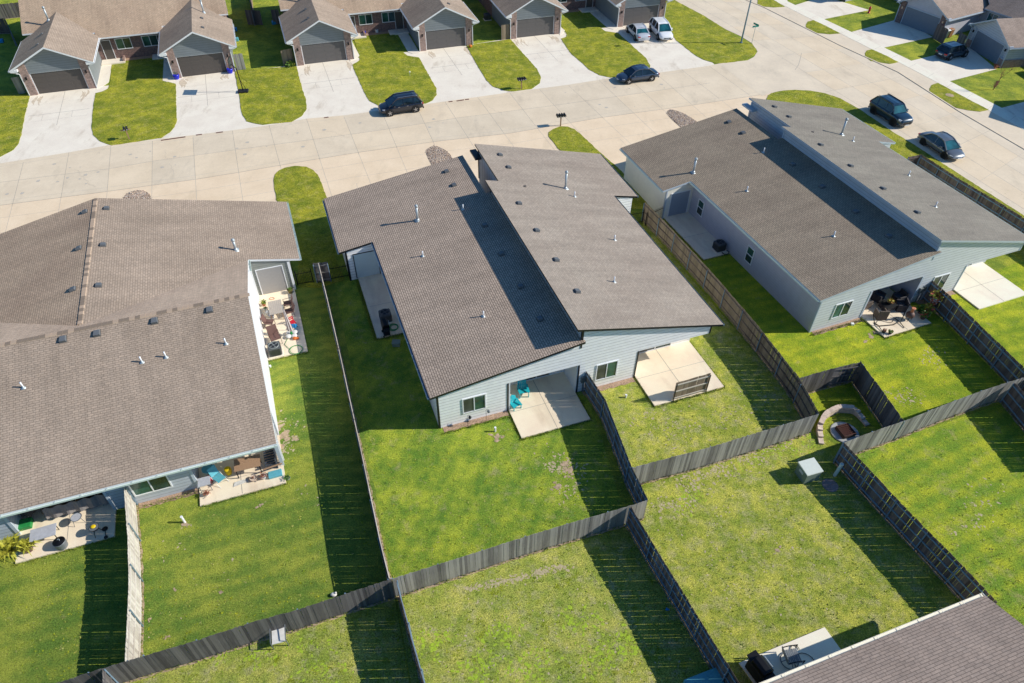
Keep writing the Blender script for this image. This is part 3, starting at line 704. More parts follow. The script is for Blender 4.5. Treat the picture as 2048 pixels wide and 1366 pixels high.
tj = [((47, 325), (24, 414)), ((138, 305), (122, 396)), ((222, 292), (214.6, 382)), ((305, 282), (304, 370.5)), ((386, 274), (391, 358)), ((465, 262), (477.5, 345)), ((538, 250), (561, 333)), ((613, 237.5), (640, 320)), ((688, 233.7), (718, 308.6)), ((763, 222), (794, 296)), ((833, 212), (867, 285)), ((890, 204), (937, 277)), ((954.7, 194), (1008, 266.7)), ((1020, 186.7), (1076, 258)), ((1079, 179), (1140, 245)), ((1137, 171), (1206, 236)), ((1198, 161), (1267, 226)), ((1256, 155), (1325, 218.4)), ((1312, 147), (1383, 209)), ((1363, 139.7), (1439, 198)), ((1419, 132.8), (1498, 190))]
def cross(a, b, poly):
    for c, d in zip(poly, poly[1:]):
        r = (b[0]-a[0], b[1]-a[1]); s = (d[0]-c[0], d[1]-c[1]); den = r[0]*s[1]-r[1]*s[0]
        if abs(den) < 1e-9: continue
        t = ((c[0]-a[0])*s[1]-(c[1]-a[1])*s[0])/den; u = ((c[0]-a[0])*r[1]-(c[1]-a[1])*r[0])/den
        if 0 <= u <= 1 and -.3 <= t <= 1.3: return (a[0]+r[0]*t, a[1]+r[1]*t)
    return None
rp = random.Random(2)
for (a, b), (c, d) in zip(tj, tj[1:]):
    k = [cross(a, b, l_) for l_ in (far_curb, mid_line, near_gut)]+[cross(c, d, l_) for l_ in (far_curb, mid_line, near_gut)]
    if None in k: continue
    for i in (0, 1):
        q = pxs([k[i+1], k[i+4], k[i+3], k[i]]); mb.poly([(v.x, v.y, .0175) for v in q], rp.choice((0, 4, 5)))
for a, b in tj: strip(mb, pxs([a, b]), .03, .020, 1)
strip(mb, pxs(mid_line), .04, .020, 1); strip(mb, pxs(near_gut), .045, .020, 1)
strip(mb, [p-Vector((0, .75, 0)) for p in pxs(far_curb)], .025, .020, 2)
strip(mb, [p+Vector((0, .75, 0)) for p in pxs(near_gut)], .025, .020, 2)
for a, b in ((1, 2), ):
    pass
for q in ([(322, 281), (371, 274)], [(392, 270.5), (404, 269)], [(432, 266), (446, 264)], [(648, 236), (657, 234.5)], [(897, 204), (905, 203)], [(913, 202.4), (928, 200)], [(930, 199.7), (938, 198.6)]): strip(mb, pxs(q), .22, .0215, 3)
mb.build('street', ['street_concrete', 'joint', 'joint_light', 'rust', 'street_b', 'street_c'], kind='structure')
# joints on the near driveways and far driveways
mb = MB()
for i, (a, b) in enumerate(tj):
    A, B = P(*a), P(*b); d = (B-A).normalized(); e = d*(9 if i > 0 else 4)
    strip(mb, [B, B+e], .03, .014)
for k in (2.1, 4.6): strip(mb, [p-Vector((-.3, k, 0)) for p in pxs(near_gut)], .028, .014)
for f, x0 in ((FL, -12), (FL, -3), (FL, 5), (FC, 0), (FC, 17.5), (FR, 0.2), (FR, 17)): strip(mb, [f.w(x0, 23), f.w(x0+.4, 30)], .025, .014)
mb.build('driveway_joints', 'joint_light', kind='structure')
mb = MB()
for f, xc in ((FT1, 3.4), (FT1, 18), (FT2, 2.9), (FT2, 17.6), (FT3, 3.2), (FT3, 17.6)):
    strip(mb, [f.w(xc, .2), f.w(xc+.1, -8.2)], .035, .0145)
    strip(mb, [f.w(xc-2.9, -5.2), f.w(xc+2.9, -5.2)], .05, .0145)
    strip(mb, [f.w(xc-2.9, -6.7), f.w(xc+2.9, -6.7)], .02, .0145); strip(mb, [f.w(xc+1.3, -5.2), f.w(xc+1.3, -6.7)], .02, .0145); strip(mb, [f.w(xc-1.5, -5.2), f.w(xc-1.5, -6.7)], .02, .0145)
    strip(mb, [f.w(xc-2.9, -2.6), f.w(xc+2.9, -2.6)], .015, .0145)
mb.build('driveway_joints', 'joint', kind='structure')
# rust run-off below the piers: stains in the slab
mb = MB(); rq = random.Random(6)
for f in (FT1, FT2, FT3):
    for x in (.9, 5.5, 15.6, 20.2):
        for _ in range(7):
            x0 = x+rq.gauss(0, .22); y0 = -rq.uniform(0, .8); L = rq.uniform(.6, 2.8); w_ = rq.uniform(.05, .16); q = []
            for i in range(7): q.append((x0+w_*math.sin(math.pi*i/6)+.1*math.sin(i+x0), y0-L*i/6))
            for i in range(5, 0, -1): q.append((x0-w_*math.sin(math.pi*i/6)+.1*math.sin(i+x0), y0-L*i/6))
            pz = .0125+.0001*_; mb.poly([tuple(f.w(a, b, pz)) for a, b in q][::-1])
mb.build('rust_stains', 'rust_stain', kind='structure')
# ---- cross street
w2 = [(1250, -60), (1330, -12), (1367, 11), (1434, 51), (1480, 72), (1503, 86), (1515, 103), (1508, 114), (1495, 121), (1437, 127), (1480, 160), (1524, 192), (1541, 187), (1560, 182.5), (1590, 180), (1640, 185), (1680, 197), (1718, 218.5), (1785, 264), (1828, 290), (1909, 343), (2048, 432), (2400, 660)]
e2 = [(2400, 520), (2048, 298.5), (1919, 223.5), (1797, 145), (1682, 92), (1614, 58), (1528, 15), (1491, 0), (1390, -50)]
mb = MB(); mb.poly([(p.x, p.y, .021) for p in pxs(w2+e2)])
def lerp2(A, B, t): return [(a[0]+(b[0]-a[0])*t, a[1]+(b[1]-a[1])*t) for a, b in zip(A, B)]
Wl = [(1250, -60), (1434, 45), (1620, 165), (1785, 268), (1909, 346), (2048, 435), (2400, 665)]; El = [(1390, -50), (1528, 15), (1700, 98), (1870, 190), (1985, 263), (2110, 338), (2400, 520)]
TT = (.0, .12, .36, .62, .86, 1.)
for j in range(5):
    for i in range(2, 16):
        A_, B_ = [P(*p) for p in lerp2(Wl, El, TT[j])], [P(*p) for p in lerp2(Wl, El, TT[j+1])]
        q = [lerp_line(A_, i/17), lerp_line(B_, i/17), lerp_line(B_, (i+1)/17), lerp_line(A_, (i+1)/17)]
        if j > 0: mb.poly([(v.x, v.y, .023) for v in q][::-1], rp.choice((0, 0, 3, 4)))
for t in (.12, .36, .62, .86): strip(mb, pxs(lerp2(Wl, El, t)), .03, .025, 1)
for i in range(18):
    t = i/17; a = lerp_line([P(*p) for p in Wl], t); b = lerp_line([P(*p) for p in El], t); strip(mb, [a, b], .025, .025, 1 if i % 3 == 0 else 2)
strip(mb, pxs([(1590, 140), (1597, 130), (1601, 115), (1603, 106)]), .05, .0255, 1)
mb.build('street', ['street_concrete_pale', 'joint', 'joint_light', 'street_c', 'street_concrete'], kind='structure')
mb = MB() # raised curb on the east side
cc = pxs(e2)
for a, b in zip(cc, cc[1:]):
    mb.bar(a+Vector((0, 0, .02)), b+Vector((0, 0, .02)), .16, .11)
mb.build('kerb', 'street_concrete', kind='structure')
se = [(2400, 440), (2003, 216), (1899, 162.6), (1822.6, 122), (1767, 95), (1701, 63.5), (1647, 38), (1569, 0), (1460, -55)]
sheet('driveway', pxs(e2+se[::-1]), .014, 'street_concrete_pale')
sw = [(2400, 455), (1977.6, 221), (1876, 166), (1797, 124.5), (1744, 99), (1680, 67), (1627, 41), (1545, 0), (1440, -50)]
rc = random.Random(9); mb = MB()
for (x0, y0, x1, y1) in ((150, 340, 190, 375), (655, 262, 700, 276), (980, 214, 1010, 232), (1560, 120, 1610, 96), (1700, 150, 1740, 170), (1380, 170, 1420, 160), (330, 300, 350, 350), (1170, 200, 1190, 216), (1900, 300, 1960, 330)):
    a, b = P(x0, y0), P(x1, y1); q = [a.lerp(b, i/12)+Vector((rc.gauss(0, .09), rc.gauss(0, .09), 0)) for i in range(13)]; strip(mb, q, .014, .0262, 1)
for _ in range(46):
    x0, y0 = rc.choice([(x, y) for x, y in mid_line[1:-1]]); c = P(x0+rc.uniform(-60, 60), y0+rc.uniform(-26, 26)); r = rc.uniform(.05, .22)
    mb.poly([(c.x+r*math.cos(a)*rc.uniform(.6, 1.3), c.y+r*math.sin(a)*rc.uniform(.6, 1.2), .0264+_*.00002) for a in [i*math.pi/4 for i in range(8)]], 1)
mb.build('street_cracks', ['joint', 'joint_light'], kind='structure')
sheet('sidewalk', pxs(sw+se[::-1]), .030, 'white_concrete', .03)
mb = MB()
for i in range(26):
    t = i/25; strip(mb, [lerp_line(pxs(sw), t), lerp_line(pxs(se), t)], .03, .0315)
mb.build('sidewalk_joints', 'joint_light', kind='structure')
for q in (Z15([(690, 252), (1062, 150), (1330, 292), (942, 376)]), Z15([(240, 42), (470, -30), (830, 80), (470, 152)]), Z15([(1150, 481), (1620, 370), (1830, 545), (1460, 641)]), Z15([(1868, 851), (2047, 803), (2400, 960), (2260, 1060)]), Z15([(-100, -60), (60, -120), (200, -60), (180, 20)])): sheet('driveway', pxs(q), .012, 'drive_concrete')
# ---- turf islands
isl = [
    zm(0, 0, .254, [(880, 482), (1292, 442), (1300, 640), (1385, 662), (1392, 960), (1375, 1000), (1335, 1045), (1270, 1088), (1050, 1122), (880, 1147), (780, 1110), (735, 1062), (720, 1010), (735, 850), (752, 735), (800, 724), (848, 702), (870, 640)]),
    [(455, 143), (469, 142), (478, 190), (484, 229), (493, 243), (509, 247), (526, 250), (584, 244), (603, 233), (614, 218), (612, 200), (604, 175), (593, 133), (575, 134)],
    Z5([(770, 300), (815, 290), (860, 455), (862, 475), (840, 492), (805, 512), (860, 640), (905, 740), (940, 795), (1010, 832), (1385, 817), (1440, 790), (1470, 745), (1468, 700), (1430, 630), (1330, 455), (1240, 440), (1205, 415), (1125, 240)]),
    [(925, 92), (932, 91), (955, 131), (972, 160), (985, 173), (1008, 181.5), (1023, 183.5), (1063.5, 178.5), (1079, 167), (1082, 154), (1073.7, 138), (1021, 79)],
    Z10([(450, 180), (470, 185), (525, 270), (520, 292), (480, 306), (560, 425), (640, 492), (700, 548), (780, 592), (870, 612), (1165, 590), (1183, 520), (1150, 460), (930, 262), (830, 248), (790, 220), (640, 80)]),
    Z10([(1235, -10), (1310, -40), (1390, 12), (1600, 122), (1900, 312), (1985, 345), (2018, 390), (2005, 425), (1945, 468), (1850, 490), (1710, 502), (1600, 472), (1530, 432), (1480, 392), (1385, 317), (1262, 130)]),
    Z0([(-600, 600), (235, 755), (200, 900), (168, 1070), (148, 1130), (110, 1180), (0, 1238), (-600, 1350)]),
    [(547, 362), (549, 350), (558, 341), (570, 336), (590, 332), (612, 334), (627, 341), (636, 350), (641, 362), (655, 400), (672, 520), (690, 560), (640, 575), (595, 575), (598, 512), (566, 420), (553, 400)],
    zm(920, 240, .254, [(693, 125), (697, 100), (735, 72), (790, 52), (850, 55), (900, 75), (945, 108), (1100, 255), (1255, 388), (1330, 470), (1480, 640), (1440, 700), (1300, 700), (1000, 420), (780, 236)]),
    [(1533, 199), (1536, 191), (1543, 187), (1560, 182.5), (1590, 180), (1620, 182), (1650, 187), (1680, 197), (1718, 218.5), (1785, 264), (1828, 290), (1909, 343), (2048, 432), (2400, 665), (2300, 700), (1900, 420), (1760, 300), (1640, 240), (1536, 210)]]
for k, q in enumerate(isl):
    lawn(pxs(q), 'grass_front')
for q in (zm(1300, 0, .2246, [(960, -10), (955, 35), (1000, 58), (1100, 68), (1200, 62), (1090, -5)]),
          Z15([(330, 215), (332, 190), (345, 172), (390, 160), (500, 213), (600, 264), (520, 271), (430, 263), (395, 256)]),
          Z15([(795, 445), (797, 420), (810, 400), (850, 390), (960, 440), (1060, 491), (990, 505), (900, 490), (840, 482)]),
          Z15([(1305, 730), (1303, 700), (1315, 672), (1370, 655), (1560, 758), (1770, 868), (1700, 880), (1600, 870), (1510, 850), (1400, 795)])):
    lawn(pxs(q), 'grass_front')
# walks, slabs
def slab(f, x0, x1, y0, y1, mat='patio_concrete', z=.1, name='patio', joints=()):
    mb = MB(); mb.box(x0, y0, 0, x1, y1, z)
    for (a, b, c, d) in joints:
        if a == c: mb.poly([(a-.018, b, z+.004), (a+.018, b, z+.004), (a+.018, d, z+.004), (a-.018, d, z+.004)], 1)
        else: mb.poly([(a, b-.012, z+.004), (c, b-.012, z+.004), (c, b+.012, z+.004), (a, b+.012, z+.004)], 1)
    return mb.build(name, [mat, 'joint'], kind='structure', loc=f.o, rz=f.a)
slab(FC, 4.5, 9.05, -2.42, 1.9, joints=[(6.85, -2.4, 6.85, 1.9), (4.5, -.3, 9.05, -.3)])
slab(FC, 13.36, 18.45, -2.75, 1.8, joints=[(15.85, -2.7, 15.85, 1.8), (13.36, -.3, 18.45, -.3)])
slab(FC, -2.0, 0, 9.1, 16.2, 'patio_concrete', joints=[(-2, 12.6, 0, 12.6)])
slab(FR, 4.6, 8.85, -2.35, 1.9, joints=[(6.7, -2.3, 6.7, 1.9)])
slab(FR, 13.36, 18.2, -2.4, 1.8, 'white_concrete', joints=[(15.8, -2.4, 15.8, 1.8), (13.36, -.3, 18.2, -.3)])
slab(FR, -2.45, 0, 9.9, 16.2, 'patio_concrete', joints=[(-2.4, 13, 0, 13)])
slab(FL, 3.33, 8.0, -1.35, 2.3, joints=[(5.6, -1.3, 5.6, 2.3), (3.33, -.1, 8, -.1)])
slab(FL, -5.8, -1.05, -1.8, 2.3, joints=[(-3.4, -1.8, -3.4, 2.3)])
slab(FL, 8.0, 10.67, 9.1, 16.2, joints=[(8, 12.5, 10.67, 12.5)])
sheet('walkway', [FT1.w(6.6, 7.6), FT1.w(7.75, 7.4), FT1.w(7.75, 1.2), FT1.w(7.3, .4), FT1.w(6.6, -.3)], .03, 'drive_concrete', .03)
sheet('walkway', [FT1.w(13.45, 7.6), FT1.w(14.7, 7.4), FT1.w(14.7, -.6), FT1.w(13.9, -.7), FT1.w(13.45, -.2)], .05, 'drive_concrete', .03)
sheet('walkway', [FT2.w(6.1, 7.6), FT2.w(7.2, 7.4), FT2.w(7.4, .8), FT2.w(7.0, .2), FT2.w(6.1, -.5)], .05, 'drive_concrete', .03)
sheet('walkway', [FT2.w(13.2, 7.6), FT2.w(14.5, 7.4), FT2.w(14.5, -.4), FT2.w(13.6, -.4), FT2.w(13.2, .2)], .05, 'drive_concrete', .03)
sheet('walkway', [FT3.w(6.5, 7.6), FT3.w(7.4, 7.4), FT3.w(7.6, .7), FT3.w(7.0, 0), FT3.w(6.5, -.5)], .05, 'drive_concrete', .03)
sheet('walkway', [FT3.w(13.3, 7.6), FT3.w(14.7, 7.4), FT3.w(14.7, -.5), FT3.w(13.8, -.6), FT3.w(13.3, .1)], .05, 'drive_concrete', .03)
# rock beds and bare soil
def bed(name, label, pts, mat='river_rock'):
    ps = smooth_loop([Vector((p.x, p.y)) for p in pxs(pts)], 2); mb = MB(); n = len(ps)
    c = sum(ps, Vector((0, 0)))/n
    for a, b in zip(ps, ps[1:]+ps[:1]):
        m1, m2 = a.lerp(c, .35), b.lerp(c, .35)
        mb.poly([(a.x, a.y, .03), (b.x, b.y, .03), (m2.x, m2.y, .05), (m1.x, m1.y, .05)]); mb.poly([(m1.x, m1.y, .05), (m2.x, m2.y, .05), (c.x, c.y, .06)])
    base = mb.build(name, mat); base['kind'] = 'stuff'; base['label'] = label; base['category'] = 'rock bed'
    return base
beds = [([(851, 305), (853, 298), (868, 291), (886, 297), (899, 307), (906, 318), (900, 345), (872, 345), (860, 325)], 'tan river rock bed between driveways in front of the white duplex'),
        ([(1332, 226), (1338, 218.5), (1350.5, 221), (1366, 226), (1386, 238), (1401, 249), (1392, 275), (1376, 268), (1358, 252), (1343, 239)], 'reddish river rock bed in front of the blue grey duplex'),
        ([(246, 396), (256, 385), (274, 380), (290, 382), (301, 389), (306, 412), (244, 412)], 'half hidden round rock bed behind the brown roofed duplex')]
for pts, lb in beds:
    bed('rock_bed', lb, pts)
mb = MB(); rs = random.Random(3)
for pts, _ in beds:
    q = pxs(pts); c = sum(q, Vector())/len(q)
    for _ in range(420):
        a, b = rs.sample(q, 2); p = c.lerp(a.lerp(b, rs.random()), rs.random()**.5)*1
        r = rs.uniform(.035, .065); z = .035; k = len(mb.v)
        mb.hexa([(p.x-r, p.y-r*.7, z-.05), (p.x+r, p.y-r*.8, z-.05), (p.x+r*.8, p.y+r*.8, z-.05), (p.x-r*.7, p.y+r*.7, z-.05)], [(p.x-r*.6, p.y-r*.4, z+r*.7), (p.x+r*.5, p.y-r*.5, z+r*.8), (p.x+r*.4, p.y+r*.5, z+r*.7), (p.x-r*.5, p.y+r*.4, z+r*.6)], rs.choice((0, 0, 1, 2)))
st = mb.build('loose_stones', ['pebble_a', 'pebble_b', 'pebble_c']); st['kind'] = 'stuff'; st['label'] = 'loose rounded stones piled in the driveway rock beds'; st['category'] = 'stones'
SZ = .011
def soil_patch(px, py, r, mat='soil', sq=1.6, ang=0):
    c = P(px, py); n = 18; pts = []
    for k in range(n):
        a = 2*math.pi*k/n; rr = r*random.uniform(.55, 1.15); x = rr*math.cos(a); y = rr*math.sin(a)/sq
        pts.append((c.x+x*math.cos(ang)-y*math.sin(ang), c.y+x*math.sin(ang)+y*math.cos(ang)))
    global SZ; SZ += .0001; return sheet('bare_soil', pts, SZ, mat)
rs = random.Random(8)
for a in [(556, 845, .5), (566, 870, .8), (560, 895, .5), (372, 1050, .4), (993, 876, .5), (1745, 672, .6), (1125, 935, .6), (1140, 950, .5), (1115, 975, .4), (520, 1010, .3), (300, 1240, .2), (440, 1185, .18), (350, 1180, .14), (335, 1275, .2), (1560, 1100, .3)]:
    for _ in range(7): soil_patch(a[0]+rs.gauss(0, a[2]*14), a[1]+rs.gauss(0, a[2]*9), a[2]*rs.uniform(.12, .5), sq=rs.uniform(1, 2.2), ang=rs.uniform(0, 3))
mb = MB(); rs = random.Random(17)
def specks(pts, n, sx, sy, r0, r1, m=0):
    for _ in range(n):
        cx, cy = rs.choice(pts); c = P(cx+rs.gauss(0, sx), cy+rs.gauss(0, sy)); r = rs.uniform(r0, r1); k = 7; a0 = rs.uniform(0, 6); sq = rs.uniform(.35, .8)
        z = .0095+rs.random()*.004; t_ = rs.uniform(0, 3); q = []
        for i in range(k):
            a = 2*math.pi*i/k; rr_ = r*rs.uniform(.5, 1.2); x, y = rr_*math.cos(a), rr_*math.sin(a)*sq; q.append((c.x+x*math.cos(t_)-y*math.sin(t_), c.y+x*math.sin(t_)+y*math.cos(t_), z))
        mb.poly(q, m)
specks([(1430, 940), (1480, 915), (1380, 965), (1350, 1010), (1540, 890), (1400, 930)], 420, 26, 11, .03, .14)
specks([(1125, 935), (1150, 950), (1105, 925), (1140, 985)], 150, 16, 12, .03, .13)
specks([(1060+i*14, 1150-i*3.4) for i in range(-8, 6)], 260, 9, 3, .03, .12)
specks([(1400, 1050), (1500, 1200), (1600, 1120), (1450, 1120), (1550, 1020)], 260, 60, 45, .02, .08)
specks([(1000, 1300), (1150, 1250), (1250, 1320), (950, 1220)], 220, 70, 40, .02, .08)
specks([(1350, 870), (1450, 830), (1540, 800), (1300, 830)], 240, 36, 16, .02, .1)
specks([(1870, 720), (1860, 705), (1800, 790), (1820, 800)], 110, 18, 9, .02, .12)
specks([(560, 850), (565, 880), (575, 900), (590, 860)], 110, 10, 14, .03, .13)
specks([(340, 1090), (310, 1120), (450, 1130), (600, 980), (300, 1290)], 40, 30, 25, .02, .1)
specks([(1940, 1060), (1980, 990), (1960, 1020)], 60, 24, 18, .03, .12)
specks([(1600, 192), (1590, 190)], 40, 16, 3, .04, .15)
specks([(1000, 1270), (1060, 1330), (960, 1330), (1160, 1240), (1200, 1320), (870, 1280), (1250, 1290)], 520, 22, 18, .03, .14, 1)
specks([(1560, 900), (1620, 880), (1500, 930), (1380, 1000)], 260, 22, 14, .03, .12, 1)
specks([(430, 1310), (520, 1310), (620, 1290), (640, 1340)], 160, 30, 14, .03, .12, 1)
mb.build('bare_soil', ['dry_earth', 'weed_green'], kind='structure')
# mulch strips at the foot of the back walls
for f, x0, x1 in ((FC, .2, 4.4), (FC, 9.5, 13.2), (FR, .2, 4.5), (FL, .1, 3.3), (FR, 9.6, 13.2)):
    mb = MB(); n = 14
    for i in range(n):
        a, b = x0+(x1-x0)*i/n, x0+(x1-x0)*(i+1)/n
        mb.poly([(a, -.42+.05*math.sin(i*2.1), .02), (b, -.42+.05*math.sin((i+1)*2.1), .02), (b, 0, .03), (a, 0, .03)])
    mb.build('mulch_strip', 'mulch', kind='structure', loc=f.o, rz=f.a)

# ================================================================== HOUSES
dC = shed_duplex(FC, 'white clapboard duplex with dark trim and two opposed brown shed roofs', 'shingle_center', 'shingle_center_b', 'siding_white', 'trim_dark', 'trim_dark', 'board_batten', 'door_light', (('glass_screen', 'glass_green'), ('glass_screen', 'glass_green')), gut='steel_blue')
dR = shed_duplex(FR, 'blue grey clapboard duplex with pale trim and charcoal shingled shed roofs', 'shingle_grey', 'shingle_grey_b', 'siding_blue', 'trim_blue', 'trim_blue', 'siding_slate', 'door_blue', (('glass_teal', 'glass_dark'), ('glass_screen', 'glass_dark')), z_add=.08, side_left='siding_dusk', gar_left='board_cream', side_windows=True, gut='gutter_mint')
# left duplex: cross gables
t = thing('duplex_house', 'low brown roofed duplex with long rear eave over two furnished patios', 'house', FL.o, FL.a)
zb = lambda x, y: 2.7+.333*y; zf_ = lambda x, y: 5.903-.333*(y-9.62); RY = 9.62
zb = lambda x, y: 2.7+.333*y
zridge = zb(0, 9.17); zf_ = lambda x, y: zridge-.333*(y-9.17)
mb = MB()
for (x0, x1, y0) in ((3.3, 8.0, 2.3), (-1.08, 3.3, 0), (-5.8, -1.08, 2.3), (-12, -5.8, 0)):
    mb.wedge(x0, x1, y0, 9.17, 0, lambda x, y: zb(x, y)-.17); mb.wedge(x0, x1, 9.17, 16.2, 0, lambda x, y: zf_(x, y)-.17)
mb.build('wall', 'siding_slate', t)
mb = MB(); mb.wedge(8.0, 8.012, 2.3, 9.17, 0, lambda x, y: zb(x, y)-.17); mb.wedge(8.0, 8.012, 9.17, 16.19, 0, lambda x, y: zf_(x, y)-.17); mb.box(8.0, 0, 0, 8.012, .22, 2.5); mb.build('side_wall', 'stucco_white', t)
zgr = lambda x, y: 5.6-.222*(x+1.5); zgl = lambda x, y: 5.6+.222*(x+1.5)
mb = MB(); mb.wedge(-1.5, 10.75, 16.2, 23.6, 0, lambda x, y: zgr(x, y)-.18); mb.wedge(-13.7, -1.5, 16.2, 23.6, 0, lambda x, y: zgl(x, y)-.18); mb.build('garage_wall', 'siding_sage', t)
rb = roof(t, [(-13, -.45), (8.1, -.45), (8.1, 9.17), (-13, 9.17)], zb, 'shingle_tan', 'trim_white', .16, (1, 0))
rf = roof(t, [(-13, 9.17), (8.1, 9.17), (8.1, 16.12), (-13, 16.12)], zf_, 'shingle_tan_lit', 'trim_white', .16, (1, 0))
vy = lambda x: 9.17+(zridge-5.6+.222*(abs(x+1.5)))/.333
g1 = roof(t, [(-1.5, vy(-1.5)-.02), (8.12, vy(8.1)-.06), (8.12, 16.1), (11.55, 16.1), (11.55, 24.1), (-1.5, 24.3)], zgr, 'shingle_tan', 'trim_white', .16)
g2 = roof(t, [(-1.5, vy(-1.5)-.02), (-1.5, 24.3), (-14.5, 24.1), (-14.5, 16.2), (-11.5, vy(-11.5)-.06)], zgl, 'shingle_brown', 'trim_white', .16)
mb = MB()  # ridge caps
s = 0
while s < 14.3:
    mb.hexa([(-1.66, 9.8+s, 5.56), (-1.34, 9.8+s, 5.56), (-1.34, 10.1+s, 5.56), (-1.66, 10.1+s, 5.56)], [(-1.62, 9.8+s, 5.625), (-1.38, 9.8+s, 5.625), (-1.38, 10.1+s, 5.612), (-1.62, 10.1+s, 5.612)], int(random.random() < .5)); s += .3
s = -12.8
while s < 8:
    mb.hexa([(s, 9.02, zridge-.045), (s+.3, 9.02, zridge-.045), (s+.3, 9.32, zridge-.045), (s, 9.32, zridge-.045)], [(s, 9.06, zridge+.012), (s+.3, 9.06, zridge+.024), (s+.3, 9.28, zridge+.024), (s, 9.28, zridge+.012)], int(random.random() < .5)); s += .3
mb.build('ridge_cap', ['shingle_tan_lit', 'shingle_tan'], t)
Ls = lambda px, py, z: FL.loc(P(px, py, z))
def Lroof(px, py, zf):
    z = 4.
    for _ in range(30): q = Ls(px, py, z); z = z+.7*(zf(q.x, q.y)-z)
    return (q.x, q.y)
sp = lambda px, py, rf_, zf: Lroof(px, py, zf)
at_roof(m_vent(1.05), rb, zb, [Lroof(*p, zb) for p in [(126, 679), (194, 667), (309, 642), (419, 620)]], 'roof_vent', ['vent_grey', 'vent_black'], grad=(math.atan(.333), 0, 0))
at_roof(m_pipe(), rb, zb, [Lroof(*p, zb) for p in [(47, 775), (284, 724), (332, 714), (452, 687)]], 'vent_pipe', ['pipe_white', 'galv'], True)
at_roof(m_vent(1.), g1, zgr, [Lroof(*p, zgr) for p in [(213, 417), (206, 490), (197, 571)]], 'roof_vent', ['vent_grey', 'vent_black'], grad=(0, math.atan(.222), 0))
at_roof(m_vent(1.), g2, zgl, [Lroof(*p, zgl) for p in [(170, 424), (158, 497), (146, 579)]], 'roof_vent', ['vent_grey', 'vent_black'], grad=(0, -math.atan(.222), 0))
at_roof(m_flue(.75), g1, zgr, [Lroof(472, 500, zgr)], 'flue_pipe', ['galv'], True)
gutter(t, (-13, -.45, zb(0, -.45)-.15), (8.1, -.45, zb(0, -.45)-.15), (0, -1), 'gutter_mint')
gutter(t, (11.55, 16.1, zgr(11.55, 0)-.15), (11.55, 24.1, zgr(11.55, 0)-.15), (1, 0), 'gutter_mint')
gutter(t, (8.1, 14.9, 3.3), (8.1, 16.1, 3.3), (1, 0), 'gutter_mint')
mb = MB(); mb.box(7.86, -.04, 0, 8.05, .14, 2.45); mb.box(3.22, -.05, 0, 3.36, .05, 2.5); mb.box(-1.14, -.05, 0, -1.0, .05, 2.5); mb.box(-5.9, -.05, 0, -5.74, .05, 2.5); build_each(mb, 'patio_post', 'trim_blue', t)
mb = MB(); mb.box(10.62, 16.14, 0, 10.79, 16.2, 2.6); mb.box(10.75, 16.15, 0, 10.79, 16.3, 2.6); mb.box(8.0, 16.12, 0, 8.1, 16.2, 2.9); build_each(mb, 'corner_board', 'trim_white', t)
window(t, 0, 0, .15, 2.12, .7, 2.2, -1, gl=('glass_green', 'glass_dark'))
door(t, 0, 16.2, 8.4, 10.2, .12, 2.35, -1, 'door_shed', name='garage_side_door')
mb = MB(); mb.bar((8.15, 16.05, 2.95), (8.06, 15.8, 2.75), .07, .07); mb.bar((8.06, 15.8, 2.75), (8.06, 15.8, .1), .07, .06); mb.bar((8.14, -.2, 2.2), (8.07, .3, 2.), .07, .07); mb.bar((8.07, .3, 2), (8.07, .3, .1), .07, .07); build_each(mb, 'downspout', 'trim_white', t, 12)
door(t, 0, 2.3, 4.3, 6.2, .12, 2.2, -1, 'door_grey', name='patio_door')
for gx in (2.2, ): door(t, 0, 23.6, gx, gx+4.9, .05, 2.25, 1, 'door_grey', name='garage_door', panels=4)

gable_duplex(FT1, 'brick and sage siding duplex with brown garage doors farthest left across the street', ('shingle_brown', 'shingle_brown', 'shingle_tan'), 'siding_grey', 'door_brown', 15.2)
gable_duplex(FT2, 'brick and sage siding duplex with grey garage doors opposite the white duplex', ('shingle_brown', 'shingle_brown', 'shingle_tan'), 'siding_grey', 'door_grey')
gable_duplex(FT3, 'brick and grey siding duplex at the street corner with silver car in its drive', ('shingle_brown', 'shingle_brown', 'shingle_tan'), 'siding_grey', 'door_grey')
